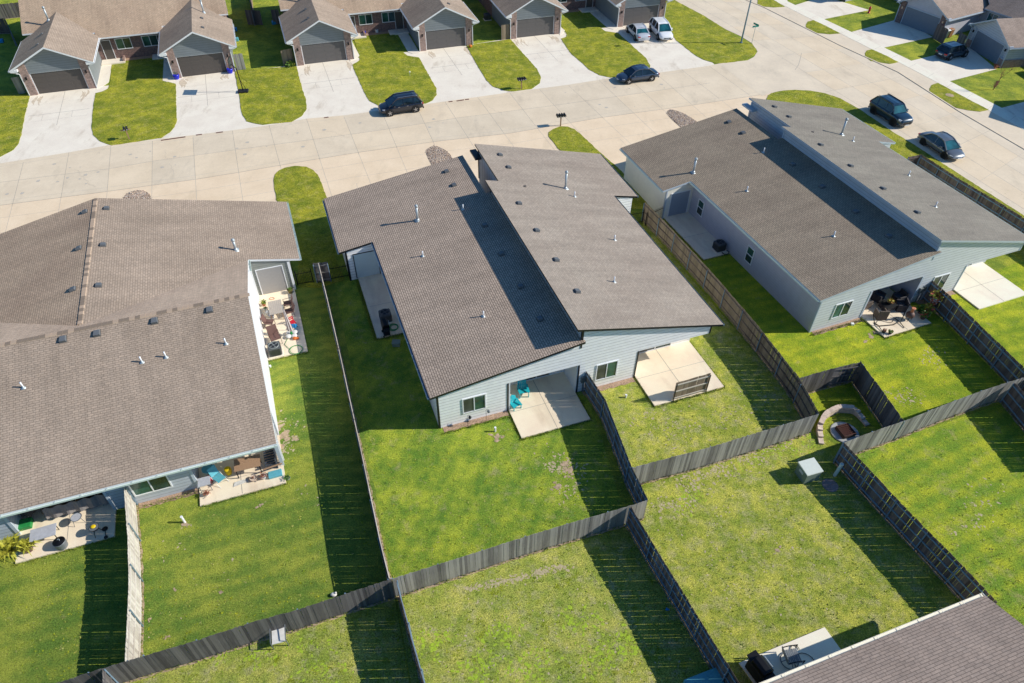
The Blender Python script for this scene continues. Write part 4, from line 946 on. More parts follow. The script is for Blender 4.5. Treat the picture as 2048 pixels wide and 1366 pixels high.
# houses along the cross street
def corner_house(F_, label, lamp='lamp_glow', xl=-.8, xr=6.1, flip=False):
    t = thing('garage_house', label, 'house', F_.o, F_.a); xc = (xl+xr)/2; s = .5; hw = (xr-xl)/2
    zA = lambda x, y: 4.45+s*(x-xc); zB = lambda x, y: 4.45-s*(x-xc)
    mb = MB(); mb.box(xl, .15, 0, xr, 7.2, 2.65); mb.hexa([(xl, .15, 2.65), (xr, .15, 2.65), (xr, 9, 2.65), (xl, 9, 2.65)], [(xc-.01, .15, 4.26), (xc+.01, .15, 4.26), (xc+.01, 9, 4.26), (xc-.01, 9, 4.26)])
    mb.box(xl-7, 7.2, 0, xr+6.5, 18, 2.7)
    mb.build('wall', 'siding_slate' if flip else 'siding_dusk', t)
    mb = MB()
    if not flip:
        mb.box(xl, 0, 0, xl+.75, .17, 2.65); mb.box(xr-.85, 0, 0, xr, .17, 2.65); build_each(mb, 'brick_pier', 'brick_red', t)
    else:
        mb.box(xl, .02, 0, 0.0, .17, .9); mb.box(5.26, .02, 0, xr, .17, .9); mb.box(xr-.0, .1, 0, xr+.1, 7, .9); build_each(mb, 'brick_base', 'brick_pink', t)
        mb = MB()
        for a in (xl+.05, xr-.65): mb.box(a, 0.02, .9, a+.6, .05, .98); mb.box(a, .02, 2.3, a+.6, .05, 2.4); mb.box(a, .02, .98, a+.08, .05, 2.3); mb.box(a+.52, .02, .98, a+.6, .05, 2.3)
        build_each(mb, 'panel_trim', 'trim_blue', t)
    door(t, 0, .12, 0.1, 5.15, .03, 2.2, -1, 'door_slate', name='garage_door', panels=4, frame='trim_blue', fw=.09)
    r1 = roof(t, [(xl-.45, -.4), (xc, -.4), (xc, 12), (xl-.45, 8)], zA, 'shingle_slate', 'trim_blue', .16)
    r2 = roof(t, [(xc, -.4), (xr+.45, -.4), (xr+.45, 8), (xc, 12)], zB, 'shingle_slate', 'trim_blue', .16)
    mz = lambda x, y: 2.75+.5*(y-6.8)
    roof(t, [(xl-7.4, 6.8), (xl-.3, 6.8), (xl-.3, 7.6), (xc, 10.5), (xr+.3, 7.6), (xr+.3, 6.8), (xr+6.9, 6.8), (xr+6.9, 12.6), (xl-7.4, 12.6)], mz, 'shingle_slate', 'trim_blue', .16, (1, 0))
    roof(t, [(xl-7.4, 12.6), (xr+6.9, 12.6), (xr+6.9, 18.5), (xl-7.4, 18.5)], lambda x, y: mz(0, 12.6)-.5*(y-12.6), 'shingle_slate', 'trim_blue', .16, (1, 0))
    mb = MB()
    for a in (xl+.4, xr-.4): mb.box(a-.07, -.12, 1.8, a+.07, 0.02, 2.05)
    build_each(mb, 'wall_lamp', 'black_metal' if flip else lamp, t)
    mb = MB()
    for a, g in ((xl, -1), (xr, 1)): mb.bar((a+g*.45, -.3, 2.5), (a+g*.05, -.02, 2.2), .08, .07); mb.bar((a+g*.05, -.02, 2.2), (a+g*.05, -.02, 0), .09, .07)
    build_each(mb, 'downspout', 'trim_blue', t, 12)
    mb = MB()
    for g, a in ((-1, xl), (1, xr)): mb.box(min(a, a+g*.42), -.38, 2.42, max(a, a+g*.42), .15, 2.6)
    build_each(mb, 'eave_return', 'trim_blue', t)
    window(t, 0, 7.2, xr+.9, xr+2.3, 1.1, 2.4, -1, gl=('glass_teal', 'glass_teal'))
    gutter(t, (xr+.45, -.3, 2.35), (xr+.45, 8, 2.35), (1, 0), 'trim_blue')
    return t
corner_house(FU2, 'slate sided house with brick piers and shaded driveway on the cross street')
corner_house(FU3, 'slate sided house with brick base behind the black hatchback', flip=True)
FU1 = Frame(FU2.w(-15.6, .3), -59.9)
corner_house(FU1, 'slate sided house mostly cut by the top edge beside the red hydrant')
FU4 = Frame(FU3.w(16., -2.2), math.degrees(FU3.a)-3)
corner_house(FU4, 'slate sided house beyond the right edge past the sapling', flip=True)
# near house in the bottom right corner
ze = 2.75
pa, pb = P(1540, 1366, ze), P(1970.7, 1191, ze)
FB = Frame((pb.x, pb.y), math.degrees(math.atan2(pb.y-pa.y, pb.x-pa.x)))
t = thing('rear_house', 'near house cut by the bottom right corner with pinkish shingles and cream gutter', 'house', FB.o, FB.a)
zB_ = lambda x, y: ze-.33*y
roof(t, [(-22, 0), (0, 0), (0, -9), (-22, -9)], zB_, 'shingle_slate', 'trim_white', .16, (1, 0))
roof(t, [(-22, -9), (0, -9), (0, -18), (-22, -18)], lambda x, y: 2*zB_(0, -9)-zB_(x, y), 'shingle_slate', 'trim_white', .16, (1, 0))
mb = MB(); mb.wedge(-21.7, -.35, -9, -.5, 0, lambda x, y: zB_(x, y)-.18); mb.wedge(-21.7, -.35, -17.6, -9, 0, lambda x, y: 2*zB_(0, -9)-zB_(x, y)-.18); mb.build('wall', 'siding_cream', t)
gutter(t, (-22, 0, ze-.13), (0, 0, ze-.13), (0, 1), 'board_cream', .15)
sheet('patio', [P(1477, 1327.6), P(1648, 1256), P(1700, 1328), P(1560, 1440)], .1, 'white_concrete', .1)
# ================================================================== FENCES
def tp(l, h=1.83): return [P(x, y, h) for x, y in l]
def bp(l): return [P(x, y, 0) for x, y in l]
G_ = 'weathered wooden privacy fences between the yards'
fence('thin light topped fence between the brown roofed and the white duplex', tp([(637, 527), (655, 600), (676, 690), (700, 800), (722, 900), (743, 1000), (762, 1090), (779, 1157)]), 'wood_brown', -1, group=G_, cap='cap_wood', railm='wood_brown')
fence('long dark back fence rising from bottom left behind the left yard', tp([(60, 1385), (119, 1365), (202.6, 1338), (290, 1310.6), (393, 1281), (510, 1243), (583, 1223), (700, 1184.6), (783, 1158.5)]), 'wood_dark', 1, group=G_, railm='steel_blue', gap=.002)
fence('grey streaked back fence below the centre yard with a diagonal shadow', tp([(784, 1158), (900, 1121.6), (1017, 1083.5), (1105, 1057), (1193, 1031), (1261, 1011), (1296, 999.6)]), 'wood_grey', 1, group=G_, gap=.002)
fence('dark divider fence curving from the white duplex wall down the yard', tp([(1172.5, 742), (1211, 800), (1242, 878), (1264, 935.5), (1279, 965), (1295.5, 999)]), 'wood_dark', -1, group=G_, gap=.009, railm='steel_blue')
fence('low grey fence running right from the divider fence to the fire pit yard', tp([(1266, 935.5), (1330, 918), (1400, 900), (1480, 876), (1560, 852), (1638, 827)]), 'wood_grey', 1, group=G_, gap=.002)
fence('long tan to grey fence between the white and the blue grey duplex', tp([(1290, 404), (1340, 454), (1440, 562.6), (1520, 656.7), (1560, 706), (1599.5, 757), (1638, 826)]), 'wood_tan', -1, group=G_, gap=.008, railm='wood_brown')
fence('short dark fence enclosing the fire pit corner on two sides', tp([(1599.5, 756), (1660, 739), (1722.4, 723.4), (1765, 782), (1808, 842.5)]), 'wood_dark', 1, group=G_, gap=.009)
fence('sunlit diagonal grey fence above the striped lawn right of the fire pit', tp([(1688.9, 885), (1750, 862), (1808, 842), (1870, 817), (1937, 791.6), (1995, 771), (2048, 755), (2120, 730)]), 'wood_grey', 1, group=G_, gap=.002)
fence('dark fence with blue grey rails and posts beside the striped lawn', tp([(1689, 886), (1735, 935), (1789, 992), (1850, 1055), (1905, 1111), (1994.6, 1205)]), 'wood_brown', -1, group=G_, gap=.011, railm='steel_blue')
fence('dark railed fence running down from the back corner to the bottom edge', tp([(1261.8, 1013), (1322, 1114), (1368.7, 1187.5), (1421.5, 1275), (1478.6, 1366), (1520, 1440)]), 'wood_brown', -1, group=G_, gap=.011, railm='steel_blue')
fence('pale bleached fence with visible rails between the two left yards', tp([(247.5, 972), (255, 1070), (257, 1167), (254.5, 1240), (250, 1322)]), 'wood_pale', 1, group=G_, gap=.011, railm='wood_pale', postm='pole_steel')
fence('thin dark fence seen edge on dropping from the back fence to the bottom', tp([(791, 1160), (806, 1215), (826, 1290), (848, 1366), (870, 1440)]), 'wood_brown', 1, group=G_, gap=.008, railm='steel_blue')
fence('short fence stub dropping off the bottom edge at left', tp([(204, 1338), (206, 1370), (208, 1440)]), 'wood_dark', 1, group=G_)
fence('dark railed fence from the blue grey duplex past the potted plants', tp([(1865, 561), (1900, 592), (1945, 635), (2000, 688), (2050, 738), (2120, 810)]), 'wood_brown', -1, group=G_, gap=.009, railm='steel_blue')
fence('brown fence along the side street behind the blue grey duplex', tp([(1843, 309), (1900, 346), (1975, 391), (2048, 436), (2160, 505)]), 'wood_brown', -1, group=G_, gap=.004, railm='steel_blue')
fence('short brown return fence at the street corner of the blue grey duplex', tp([(1816, 314), (1843, 309)]), 'wood_brown', -1, group=G_, gap=.004)
fence('railed fence piece beyond the sunlit fence at the right edge', tp([(2030, 765), (2090, 835), (2150, 905)]), 'wood_brown', -1, group=G_, gap=.01, railm='steel_blue')
fence('free standing wooden privacy screen on the right patio edge', [P(1344, 802), P(1380, 792), P(1411, 783)], 'wood_tan', -1, h=1.72, group=G_, railm='wood_pale', postm='black_metal', gap=.004)
q = fence('short wooden panel with rails between the black metal fences', tp([(625, 527), (655, 524)]), 'wood_dark', -1, group=G_, railm='wood_grey', gap=.003)
gp_ = 'wooden gates and short side fences of the brick duplexes'
for lb, pts, m in [('weathered side fence left of the farthest left garage', [(22, 156), (37, 153)], 'wood_grey'), ('weathered side fence right of the blue potted garage', [(466, 109), (484, 107)], 'wood_grey'),
                   ('pale side fence by a leafy shrub beside a brick garage', [(561, 101), (583, 97)], 'wood_tan'), ('tan side fence beside the orange pumpkin', [(928, 60), (945, 57.5)], 'wood_tan'),
                   ('tan side fence left of the third brick garage', [(1003, 50.5), (1020, 48)], 'wood_tan'), ('grey side fence next to the white van', [(1314, 15), (1327, 14)], 'wood_grey'),
                   ('brown side fence behind the wheeled bins', [(1876, 47), (1897, 59)], 'wood_brown'), ('dark side fence behind the black hatchback', [(1921, 64), (1934, 72)], 'wood_dark')]:
    fence(lb, tp(pts), m, 1, group=gp_)
for lb, pts, m in [('dark back fence in the far yard at top left corner', [(-60, 14), (0, 8), (38, 4)], 'wood_dark'), ('brown fence panel in the left far yard', [(-30, 38), (8, 37), (19, 62)], 'wood_brown'),
                   ('dark wood fence behind the gap between the brick duplexes', [(489, 20), (503, 20.5), (519, 21)], 'wood_dark'), ('dark fence piece left of the second brick duplex', [(541, 20), (556, 19)], 'wood_dark'),
                   ('thin fence running away between the first two brick duplexes', [(504, 22), (499, -8), (495, -40)], 'wood_brown')]:
    fence(lb, tp(pts), m, 1, group=gp_)
iron_fence('black iron fence left of the short wooden panel', P(596, 571), P(627, 565))
iron_fence('black iron fence between wooden panel and white duplex garage', P(662, 560), P(700, 553))
iron_fence('black iron fence beside the blue grey duplex garage', P(1290, 452), P(1333, 432))
iron_fence('black iron fence right of the white duplex garage', P(1250, 452), P(1284, 446))
# ================================================================== THINGS
random.seed(21)
# ---------- vehicles
def car(label, near_rear, near_front, side, kind, body, L=4.6, Wd=1.82, gl='car_glass', rim='rim_silver', group='parked cars', plate_rear=True, roofm=None, rails=False):
    a, b = P(*near_rear), P(*near_front); d = (b-a).normalized(); n = Vector((-d.y, d.x, 0))   # left of travel
    c = (a+b)/2-n*side*(Wd/2-.1)                                                                # side=+1: near wheels are the left ones
    t = thing('parked_car', label, 'car', c, math.atan2(d.y, d.x), group)
    suv = kind in ('suv', 'van', 'hatch')
    Z = {'sedan': (.72, 1.45), 'suv': (1.02, 1.64), 'van': (1.02, 1.7), 'hatch': (.95, 1.55), 'big': (1.14, 1.8)}[kind]
    belt, top = Z; h = L/2; w = Wd/2; wb = L*.295
    if kind == 'sedan': belt = .88
    hood = belt-.06 if kind != 'big' else belt-.0
    trunk = belt+.04
    # hull stations: x, half width, shoulder z, centre z, bottom z
    st = [(-h, w*.80, trunk-.34, trunk-.3, .38), (-h+.1, w*.92, trunk-.1, trunk-.03, .3), (-h+.45, w*.98, trunk-.04, trunk+.03, .24), (-wb, w, trunk-.02, trunk+.03, .22), (0, w, belt-.01, belt+.03, .2),
          (wb*.6, w, belt-.02, belt+.02, .2), (wb, w*.99, hood-.04, hood+.02, .22), (h-.45, w*.95, hood-.13, hood-.06, .24), (h-.12, w*.84, hood-.28, hood-.2, .27), (h, w*.66, hood-.42, hood-.38, .34)]
    mb = MB(); rings = []
    for x, hw, zs, zc, z0 in st:
        rings.append(mb.pts([(x, -hw*.86, z0), (x, -hw*.99, z0+.2), (x, -hw, (z0+zs)/2+.08), (x, -hw*.955, zs), (x, -hw*.55, zc), (x, 0, zc+.015), (x, hw*.55, zc), (x, hw*.955, zs), (x, hw, (z0+zs)/2+.08), (x, hw*.99, z0+.2), (x, hw*.86, z0)]))
    for r, q in zip(rings, rings[1:]):
        for k in range(11):
            j = (k+1) % 11; mb.f.append((r+k, q+k, q+j, r+j)); mb.m.append(0)
    mb.f += [tuple(rings[0]+k for k in range(11)), tuple(rings[-1]+k for k in range(11))[::-1]]; mb.m += [0, 0]
    o = mb.build('body', body, t, True); sm = o.modifiers.new('s', 'SUBSURF'); sm.levels = 1; sm.render_levels = 2
    # cabin
    if kind == 'sedan': cx = [(-h+.62, belt, .80), (-h+1.35, top-.1, .62), (-h+1.9, top, .6), (.25, top-.02, .6), (.62, top-.12, .61), (1.42, belt, .78)]
    elif kind == 'hatch': cx = [(-h+.12, belt, .8), (-h+.5, top-.1, .64), (-h+.85, top, .62), (.3, top, .62), (.6, top-.1, .64), (1.3, belt, .8)]
    else: cx = [(-h+.15, belt, .83), (-h+.62, top-.08, .66), (-h+.95, top, .63), (.3, top, .61), (.62, top-.1, .63), (1.42 if kind != 'big' else 1.15, belt, .82)]
    s_ = w/.91
    def ring(x, z, hw, inf=0): return [(x, -hw*s_-inf, z+inf), (x, hw*s_+inf, z+inf)]
    mb = MB()
    base = [(x, belt-.03, .84) for x, z, hw in cx]
    up = [(x, z, hw) for x, z, hw in cx]
    n_ = len(cx)
    i0 = mb.pts([p for x, z, hw in cx for p in ((x, -.84*s_, belt-.03), (x, -hw*s_, z), (x, hw*s_, z), (x, .84*s_, belt-.03))])
    for k in range(n_-1):
        A = i0+4*k; B = A+4
        mb.f += [(A, B, B+1, A+1), (A+1, B+1, B+2, A+2), (A+2, B+2, B+3, A+3)]; mb.m += [1, 0, 1]
    g = mb.build('glazing', [gl, 'car_glass'], t)
    mb = MB()   # roof skin and pillars in body colour
    rp = cx[1:5]; e = .012
    top_l = [(x, -hw*s_-e, z+e) for x, z, hw in rp]; top_r = [(x, hw*s_+e, z+e) for x, z, hw in rp]
    cl = [(x, 0, z+e+.035) for x, z, hw in rp]
    for k in range(3):
        if k == 0 and kind == 'sedan': pass
        mb.poly([top_l[k], top_l[k+1], cl[k+1], cl[k]]); mb.poly([cl[k], cl[k+1], top_r[k+1], top_r[k]])
    for sgn, tl in ((-1, top_l), (1, top_r)):
        pr = (cx[0][0]-.0, sgn*.85*s_, belt-.02); pf = (cx[-1][0], sgn*.85*s_, belt-.02)
        mb.bar(pf, tl[3], .1, .07); mb.bar(tl[3], tl[2], .1, .08); mb.bar(tl[2], tl[1], .1, .08); mb.bar(tl[1], tl[0], .1, .09)
        mb.bar(tl[0], pr, .16 if kind != 'sedan' else .1, .06)
        xm = -.15; mb.bar((xm, sgn*.85*s_, belt-.02), (xm-.05, tl[1][1], top-.01), .07, .035)
        if kind in ('suv', 'van', 'big'): mb.bar((-h+1.15, sgn*.85*s_, belt-.02), (-h+1.05, tl[1][1], top-.01), .1, .035)
    for xx in ((cx[0], cx[1]), ): mb.poly([(xx[1][0]-.0, -xx[1][2]*s_, xx[1][1]+.014), (xx[1][0], xx[1][2]*s_, xx[1][1]+.014), (xx[1][0]-.1, xx[1][2]*s_, xx[1][1]-.06), (xx[1][0]-.1, -xx[1][2]*s_, xx[1][1]-.06)])
    mb.build('cab_frame', roofm or body, t)
    if kind in ('suv', 'big') or rails:
        for sgn in (-1, 1):
            mb = MB(); mb.tube([(-h+.6, sgn*.55*s_, top+.03), (-h+.75, sgn*.56*s_, top+.09), (.3, sgn*.56*s_, top+.09), (.45, sgn*.55*s_, top+.03)], .022); mb.build('roof_rail', 'rim_silver' if body != 'paint_black_sky' else 'black_metal', t)
    R0 = .34 if kind == 'sedan' else .37
    if kind == 'big': R0 = .41
    for x in (-wb, wb):
        for sgn in (-1, 1):
            y = sgn*(w-.11)
            mb = MB(); mb.cyl((x, y-sgn*.14, R0), (x, y+sgn*.115, R0), R0+.075, R0+.07, 20); mb.build('wheel_arch', 'black_plastic', t)
            mb = MB(); mb.cyl((0, -.11, 0), (0, .11, 0), R0*.93, R0*.93, 22); mb.cyl((0, -.1, 0), (0, .115, 0), R0, R0, 22)
            wh = mb.build('wheel', 'tyre', t, loc=(x, y+sgn*.035, R0))
            mb = MB(); mb.cyl((0, sgn*.10, 0), (0, sgn*.122, 0), R0*.66, R0*.62, 18, 1)
            for k in range(5):
                an = 2*math.pi*k/5+.3; mb.bar((0, sgn*.128, 0), (R0*.62*math.cos(an), sgn*.125, R0*.62*math.sin(an)), .07, .02, 0, (0, 1, 0))
            mb.cyl((0, sgn*.11, 0), (0, sgn*.135, 0), R0*.16, R0*.12, 10, 0)
            mb.build('rim', [rim, 'black_metal'], wh)
    for sgn in (-1, 1):
        mb = MB(); mb.hexa([(h-.3, sgn*w*.52, hood-.34), (h-.06, sgn*w*.5, hood-.36), (h-.2, sgn*w*.82, hood-.34), (h-.42, sgn*w*.915, hood-.3)], [(h-.34, sgn*w*.55, hood-.2), (h-.14, sgn*w*.52, hood-.24), (h-.27, sgn*w*.8, hood-.2), (h-.5, sgn*w*.93, hood-.16)]); mb.build('headlight', 'lamp_clear', t)
        mb = MB(); mb.box(-h+.02, sgn*w*.55, trunk-.28, -h+.16, sgn*w*.88, trunk-.16); mb.build('taillight', 'lamp_red', t)
        mb = MB(); mb.box(.75, sgn*(w+.02), belt-.02, .95, sgn*(w+.2), belt+.13); mb.build('mirror', body, t, bevel=.03)
        mb = MB(); mb.box(-wb+.5, sgn*(w*.99), .3, wb-.45, sgn*(w+.012), .38); mb.build('sill_trim', 'black_plastic', t)
        for xx in (-.55, .35): mb = MB(); mb.box(xx-.1, sgn*w*.97, belt-.17, xx+.1, sgn*(w+.015), belt-.14); mb.build('door_handle', body if kind != 'suv' else 'rim_silver', t)
    mb = MB(); mb.box(h-.13, -w*.46, .42, h+.012, w*.46, hood-.42); mb.build('grille', 'black_plastic', t)
    mb = MB(); mb.box(h-.02, -.24, .36, h+.03, .24, .46); mb.build('number_plate', 'plate', t)
    mb = MB(); mb.box(-h-.03, -.24, trunk-.42, -h+.06, .24, trunk-.3); mb.build('number_plate', 'plate', t)
    mb = MB(); mb.box(-h+.0, -w*.8, .28, -h+.12, w*.8, .42); mb.build('bumper', 'black_plastic' if suv else body, t)
    return t
car('black crossover with chrome roof rails parked at the far kerb of the curved street', (831, 224.5), (781, 232.5), 1, 'suv', 'paint_navy', 4.65, 1.85, rails=True)
car('dark slate sedan parked nearer the corner along the curved street', (1301, 162.5), (1258, 168.5), 1, 'sedan', 'paint_slate', 4.85, 1.83)
car('silver sedan on the driveway beside the white van', (1272.5, 83.5), (1252.5, 62.5), 1, 'sedan', 'paint_silver', 4.7, 1.82, gl='car_glass_teal')
car('white crossover van facing the street on a driveway', (1298, 60), (1318.5, 83), -1, 'van', 'paint_white', 4.85, 1.9, gl='car_glass_teal')
car('large black off road wagon parked at the side street kerb', (1743, 226), (1785.5, 253), -1, 'big', 'paint_black_sky', 4.9, 1.95, gl='car_glass_teal', rim='rim_black', rails=True)
car('dark grey sedan with black wheels parked behind the black wagon', (1844.5, 289.5), (1886, 317), -1, 'sedan', 'paint_grey', 4.85, 1.85, gl='car_glass_teal', rim='rim_black')
car('small black hatchback in a shaded driveway facing a garage', (1894, 121.5), (1930.5, 113.5), -1, 'hatch', 'paint_black_sky', 4.3, 1.8)
# ---------- street furniture
def mailboxes(label, px, py, ang, n=3):
    t = thing('mailbox_stand', label, 'mailbox', P(px, py), ang, 'clustered black mailboxes on wooden posts')
    mb = MB(); mb.box(-.05, -.05, 0, .05, .05, 1.1); mb.build('post', 'wood_table', t)
    mb = MB(); mb.box(-.45, -.06, 1.0, .45, .06, 1.06); mb.build('cross_arm', 'wood_table', t)
    for i in range(n):
        x = (i-(n-1)/2)*.25
        mb = MB(); prof = [(-.1, 0), (.1, 0), (.1, .12), (.07, .2), (0, .24), (-.07, .2), (-.1, .12)]
        mb.hexa([(x+a, -.28, 1.07+b) for a, b in prof], [(x+a, .24, 1.07+b) for a, b in prof]); bx = mb.build('mailbox', 'black_plastic', t)
        mb = MB(); mb.box(x-.03, -.30, 1.11, x+.05, -.281, 1.17); mb.build('number_label', 'plate', bx)
mailboxes('cluster of mailboxes on the small rounded lawn in front of the white duplex', 1121, 252, R_(15), 4)
mailboxes('cluster of mailboxes at the kerb of the pumpkin side lawn', 1043, 178, R_(20), 4)
mailboxes('pair of mailboxes at the kerb of the leftmost full lawn', 259, 279, R_(25), 2)
t = thing('street_lamp', 'tall blue grey lamp post standing on the corner lawn', 'lamp post', P(1482, 86))
mb = MB(); mb.cyl((0, 0, 0), (0, 0, 8.6), .11, .065, 12); mb.build('pole', 'pole_steel', t)
mb = MB(); mb.cyl((0, 0, 0), (0, 0, .12), .2, .18, 12); mb.build('base', 'pole_steel', t)
mb = MB(); mb.tube([(0, 0, 8.5), (-.6, -.3, 8.9), (-1.5, -.9, 9.0)], .04); mb.build('arm', 'pole_steel', t)
mb = MB(); mb.blob((-1.8, -1.1, 8.98), .3, sq=(1.1, .8, .35)); mb.build('lamp_head', 'pole_steel', t, True)
t = thing('street_sign', 'crossed green street name signs at the corner lawn tip', 'street sign', P(1503, 88))
mb = MB(); mb.cyl((0, 0, 0), (0, 0, 2.3), .03, .03, 8); mb.build('post', 'galv', t)
for k, a in enumerate((.35, 2.1)):
    mb = MB(); mb.X = Matrix.Rotation(a, 4, 'Z'); mb.box(-.45, -.012, 2.05+k*.24, .45, .012, 2.25+k*.24); sg = mb.build('sign_blade', 'sign_green', t)
t = thing('basketball_hoop', 'portable basketball hoop with black base beside a driveway', 'basketball hoop', P(487, 184), R_(190))
mb = MB(); mb.box(-.55, -.4, 0, .55, .4, .22); mb.build('base', 'black_plastic', t, bevel=.06)
mb = MB(); mb.tube([(0, 0, .2), (.1, 0, 2.6), (.55, 0, 3.1)], .05, 8); mb.build('pole', 'black_metal', t)
mb = MB(); mb.tube([(-.4, 0, .2), (.06, 0, 1.4)], .025); mb.build('brace', 'black_metal', t)
mb = MB(); mb.box(.6, -.65, 2.85, .64, .65, 3.75); b_ = mb.build('backboard', 'glass_screen', t)
mb = MB()
for q in ((-.65, 2.85, .65, 2.9), (-.65, 3.7, .65, 3.75), (-.65, 2.9, -.6, 3.7), (.6, 2.9, .65, 3.7), (-.3, 3.0, .3, 3.03), (-.3, 3.4, .3, 3.43), (-.3, 3.03, -.27, 3.4), (.27, 3.03, .3, 3.4)): mb.box(.59, q[0], q[1], .65, q[2], q[3])
mb.build('board_frame', 'trim_dark', b_)
mb = MB(); q = [(.88+.23*math.cos(a), .23*math.sin(a), 3.02) for a in [i*math.pi/8 for i in range(17)]]; mb.tube(q, .012); mb.build('rim', 'orange', t)
t = thing('fire_hydrant', 'red fire hydrant by the shaded driveway at top right', 'hydrant', P(1737, 26))
mb = MB(); mb.lathe([(.19, 0), (.19, .08), (.13, .1), (.13, .6), (.17, .62), (.17, .68), (.13, .72), (.09, .84), (.03, .9)]); mb.build('barrel', 'red_plastic', t, True)
for s in (-1, 1): mb = MB(); mb.cyl((0, s*.1, .48), (0, s*.23, .48), .065, .065, 10); mb.build('outlet', 'red_plastic', t)
o = None
mb = MB(); mb.lathe([(.45, 0), (.45, .05), (.4, .06)], n=18); o = mb.build('valve_cover', 'soil', None, loc=P(1899, 191)); tag(o, 'round brown valve cover in the oval kerb lawn', 'valve cover')
mb = MB(); mb.lathe([(.45, 0), (.45, .04), (.4, .05)], n=24); o = mb.build('manhole_cover', 'rust_dust', None, loc=P(1660, 971)); tag(o, 'faded round manhole lid in the shaded grass below the utility box', 'manhole')
t = thing('utility_box', 'pale green transformer cabinet on the dry lawn near the railed fence', 'utility box', P(1612, 952), R_(18))
mb = MB(); mb.box(-.5, -.45, 0, .5, .45, .85); mb.build('cabinet', 'transformer_side', t, bevel=.02)
mb = MB(); mb.hexa([(-.54, -.49, .85), (.54, -.49, .85), (.54, .49, .85), (-.54, .49, .85)], [(-.53, -.47, .9), (.53, -.47, .9), (.53, .48, .97), (-.53, .48, .97)]); mb.build('lid', 'transformer_green', t)
mb = MB(); mb.box(-.52, -.15, .5, -.502, .2, .7); mb.build('warning_label', 'plate', t)
t = thing('marker_post', 'pale mint utility marker post leaning by the fence end', 'marker post', P(1669, 951))
mb = MB(); mb.cyl((0, 0, 0), (.12, .06, 1.0), .1, .1, 12); mb.build('tube', 'gutter_mint', t); mb = MB(); mb.cyl((.12, .06, 1.0), (.125, .062, 1.05), .12, .1, 12); mb.build('cap', 'transformer_green', t)
def pipe(label, px, py, h=.38, lean=(0, 0)):
    t = thing('cleanout_pipe', label, 'pipe', P(px, py), 0, 'white plumbing cleanout pipes in the lawns')
    mb = MB(); mb.cyl((0, 0, 0), (lean[0], lean[1], h), .06, .06, 12); mb.build('tube', 'pipe_white', t)
    mb = MB(); mb.cyl((lean[0], lean[1], h), (lean[0], lean[1], h+.05), .075, .07, 12); mb.build('cap', 'pipe_white', t)
pipe('white cleanout pipe in the left back yard casting a shadow', 370, 1045, .5, (-.04, .02)); pipe('white cleanout pipe in a bare patch before the white duplex patio', 990.5, 863, .35); pipe('short white cleanout pipe behind the divider fence', 1251.5, 795, .22)
pipe('white capped pipe in the grass strip beside a patio hose', 541, 734, .1)
# ---------- yard things
t = thing('fire_pit_wall', 'curved tan stone seat wall around the corner fire pit', 'stone wall', P(1693, 862))
c0 = P(1693, 862); arc = [(1647, 880), (1640, 850), (1652, 825), (1680, 812), (1714, 815), (1733, 835), (1737, 848)]
pp = [P(x, y, .45 if i < 6 else .2)-c0 for i, (x, y) in enumerate(arc)]
pts = [Vector((p.x, p.y)) for p in pp]
sm = [lerp_line([tuple(p) for p in pts], i/26) for i in range(27)]
for _ in range(2): sm = [sm[0]]+[(sm[i-1]+sm[i]*2+sm[i+1])/4 for i in range(1, 26)]+[sm[-1]]
rnd = random.Random(5)
for i in range(26):
    a, b = sm[i], sm[i+1]; lv = min(4, 1+i//2, 1+(25-i)//2) if True else 4
    for k in range(lv):
        mb = MB(); mid = (a+b)/2; d = (b-a).normalized(); n = Vector((-d.y, d.x)); ww = (b-a).length*.49; j = rnd.uniform(-.01, .01)
        q = [mid-d*ww-n*(.15+j), mid+d*ww-n*(.15+j), mid+d*ww+n*(.15-j), mid-d*ww+n*(.15-j)]
        mb.hexa([(p.x, p.y, k*.125) for p in q], [(p.x, p.y, k*.125+.12) for p in q]); mb.build('stone_block', 'stone_block', t)
t = thing('fire_pit', 'round concrete ring with a rusty grate fire pit between fences', 'fire pit', P(1689, 866))
mb = MB(); mb.lathe([(.85, 0), (.85, .06), (.8, .08)], n=28); mb.build('concrete_pad', 'stone_ring', t)
mb = MB(); mb.X = Matrix.Rotation(.3, 4, 'Z')
for x in (-.42, .42): mb.box(x-.03, -.42, .08, x+.03, .42, .3)
for y in (-.42, .42): mb.box(-.39, y-.03, .08, .39, y+.03, .3)
mb.box(-.39, -.39, .08, .39, .39, .12); mb.build('fire_box', 'ash', t)
mb = MB(); mb.X = Matrix.Rotation(.3, 4, 'Z')
for i in range(7):
    v = -.4+i*.133; mb.bar((v, -.42, .32), (v, .42, .32), .02, .02); mb.bar((-.42, v, .335), (.42, v, .335), .02, .02)
mb.build('grate', 'rust', t)
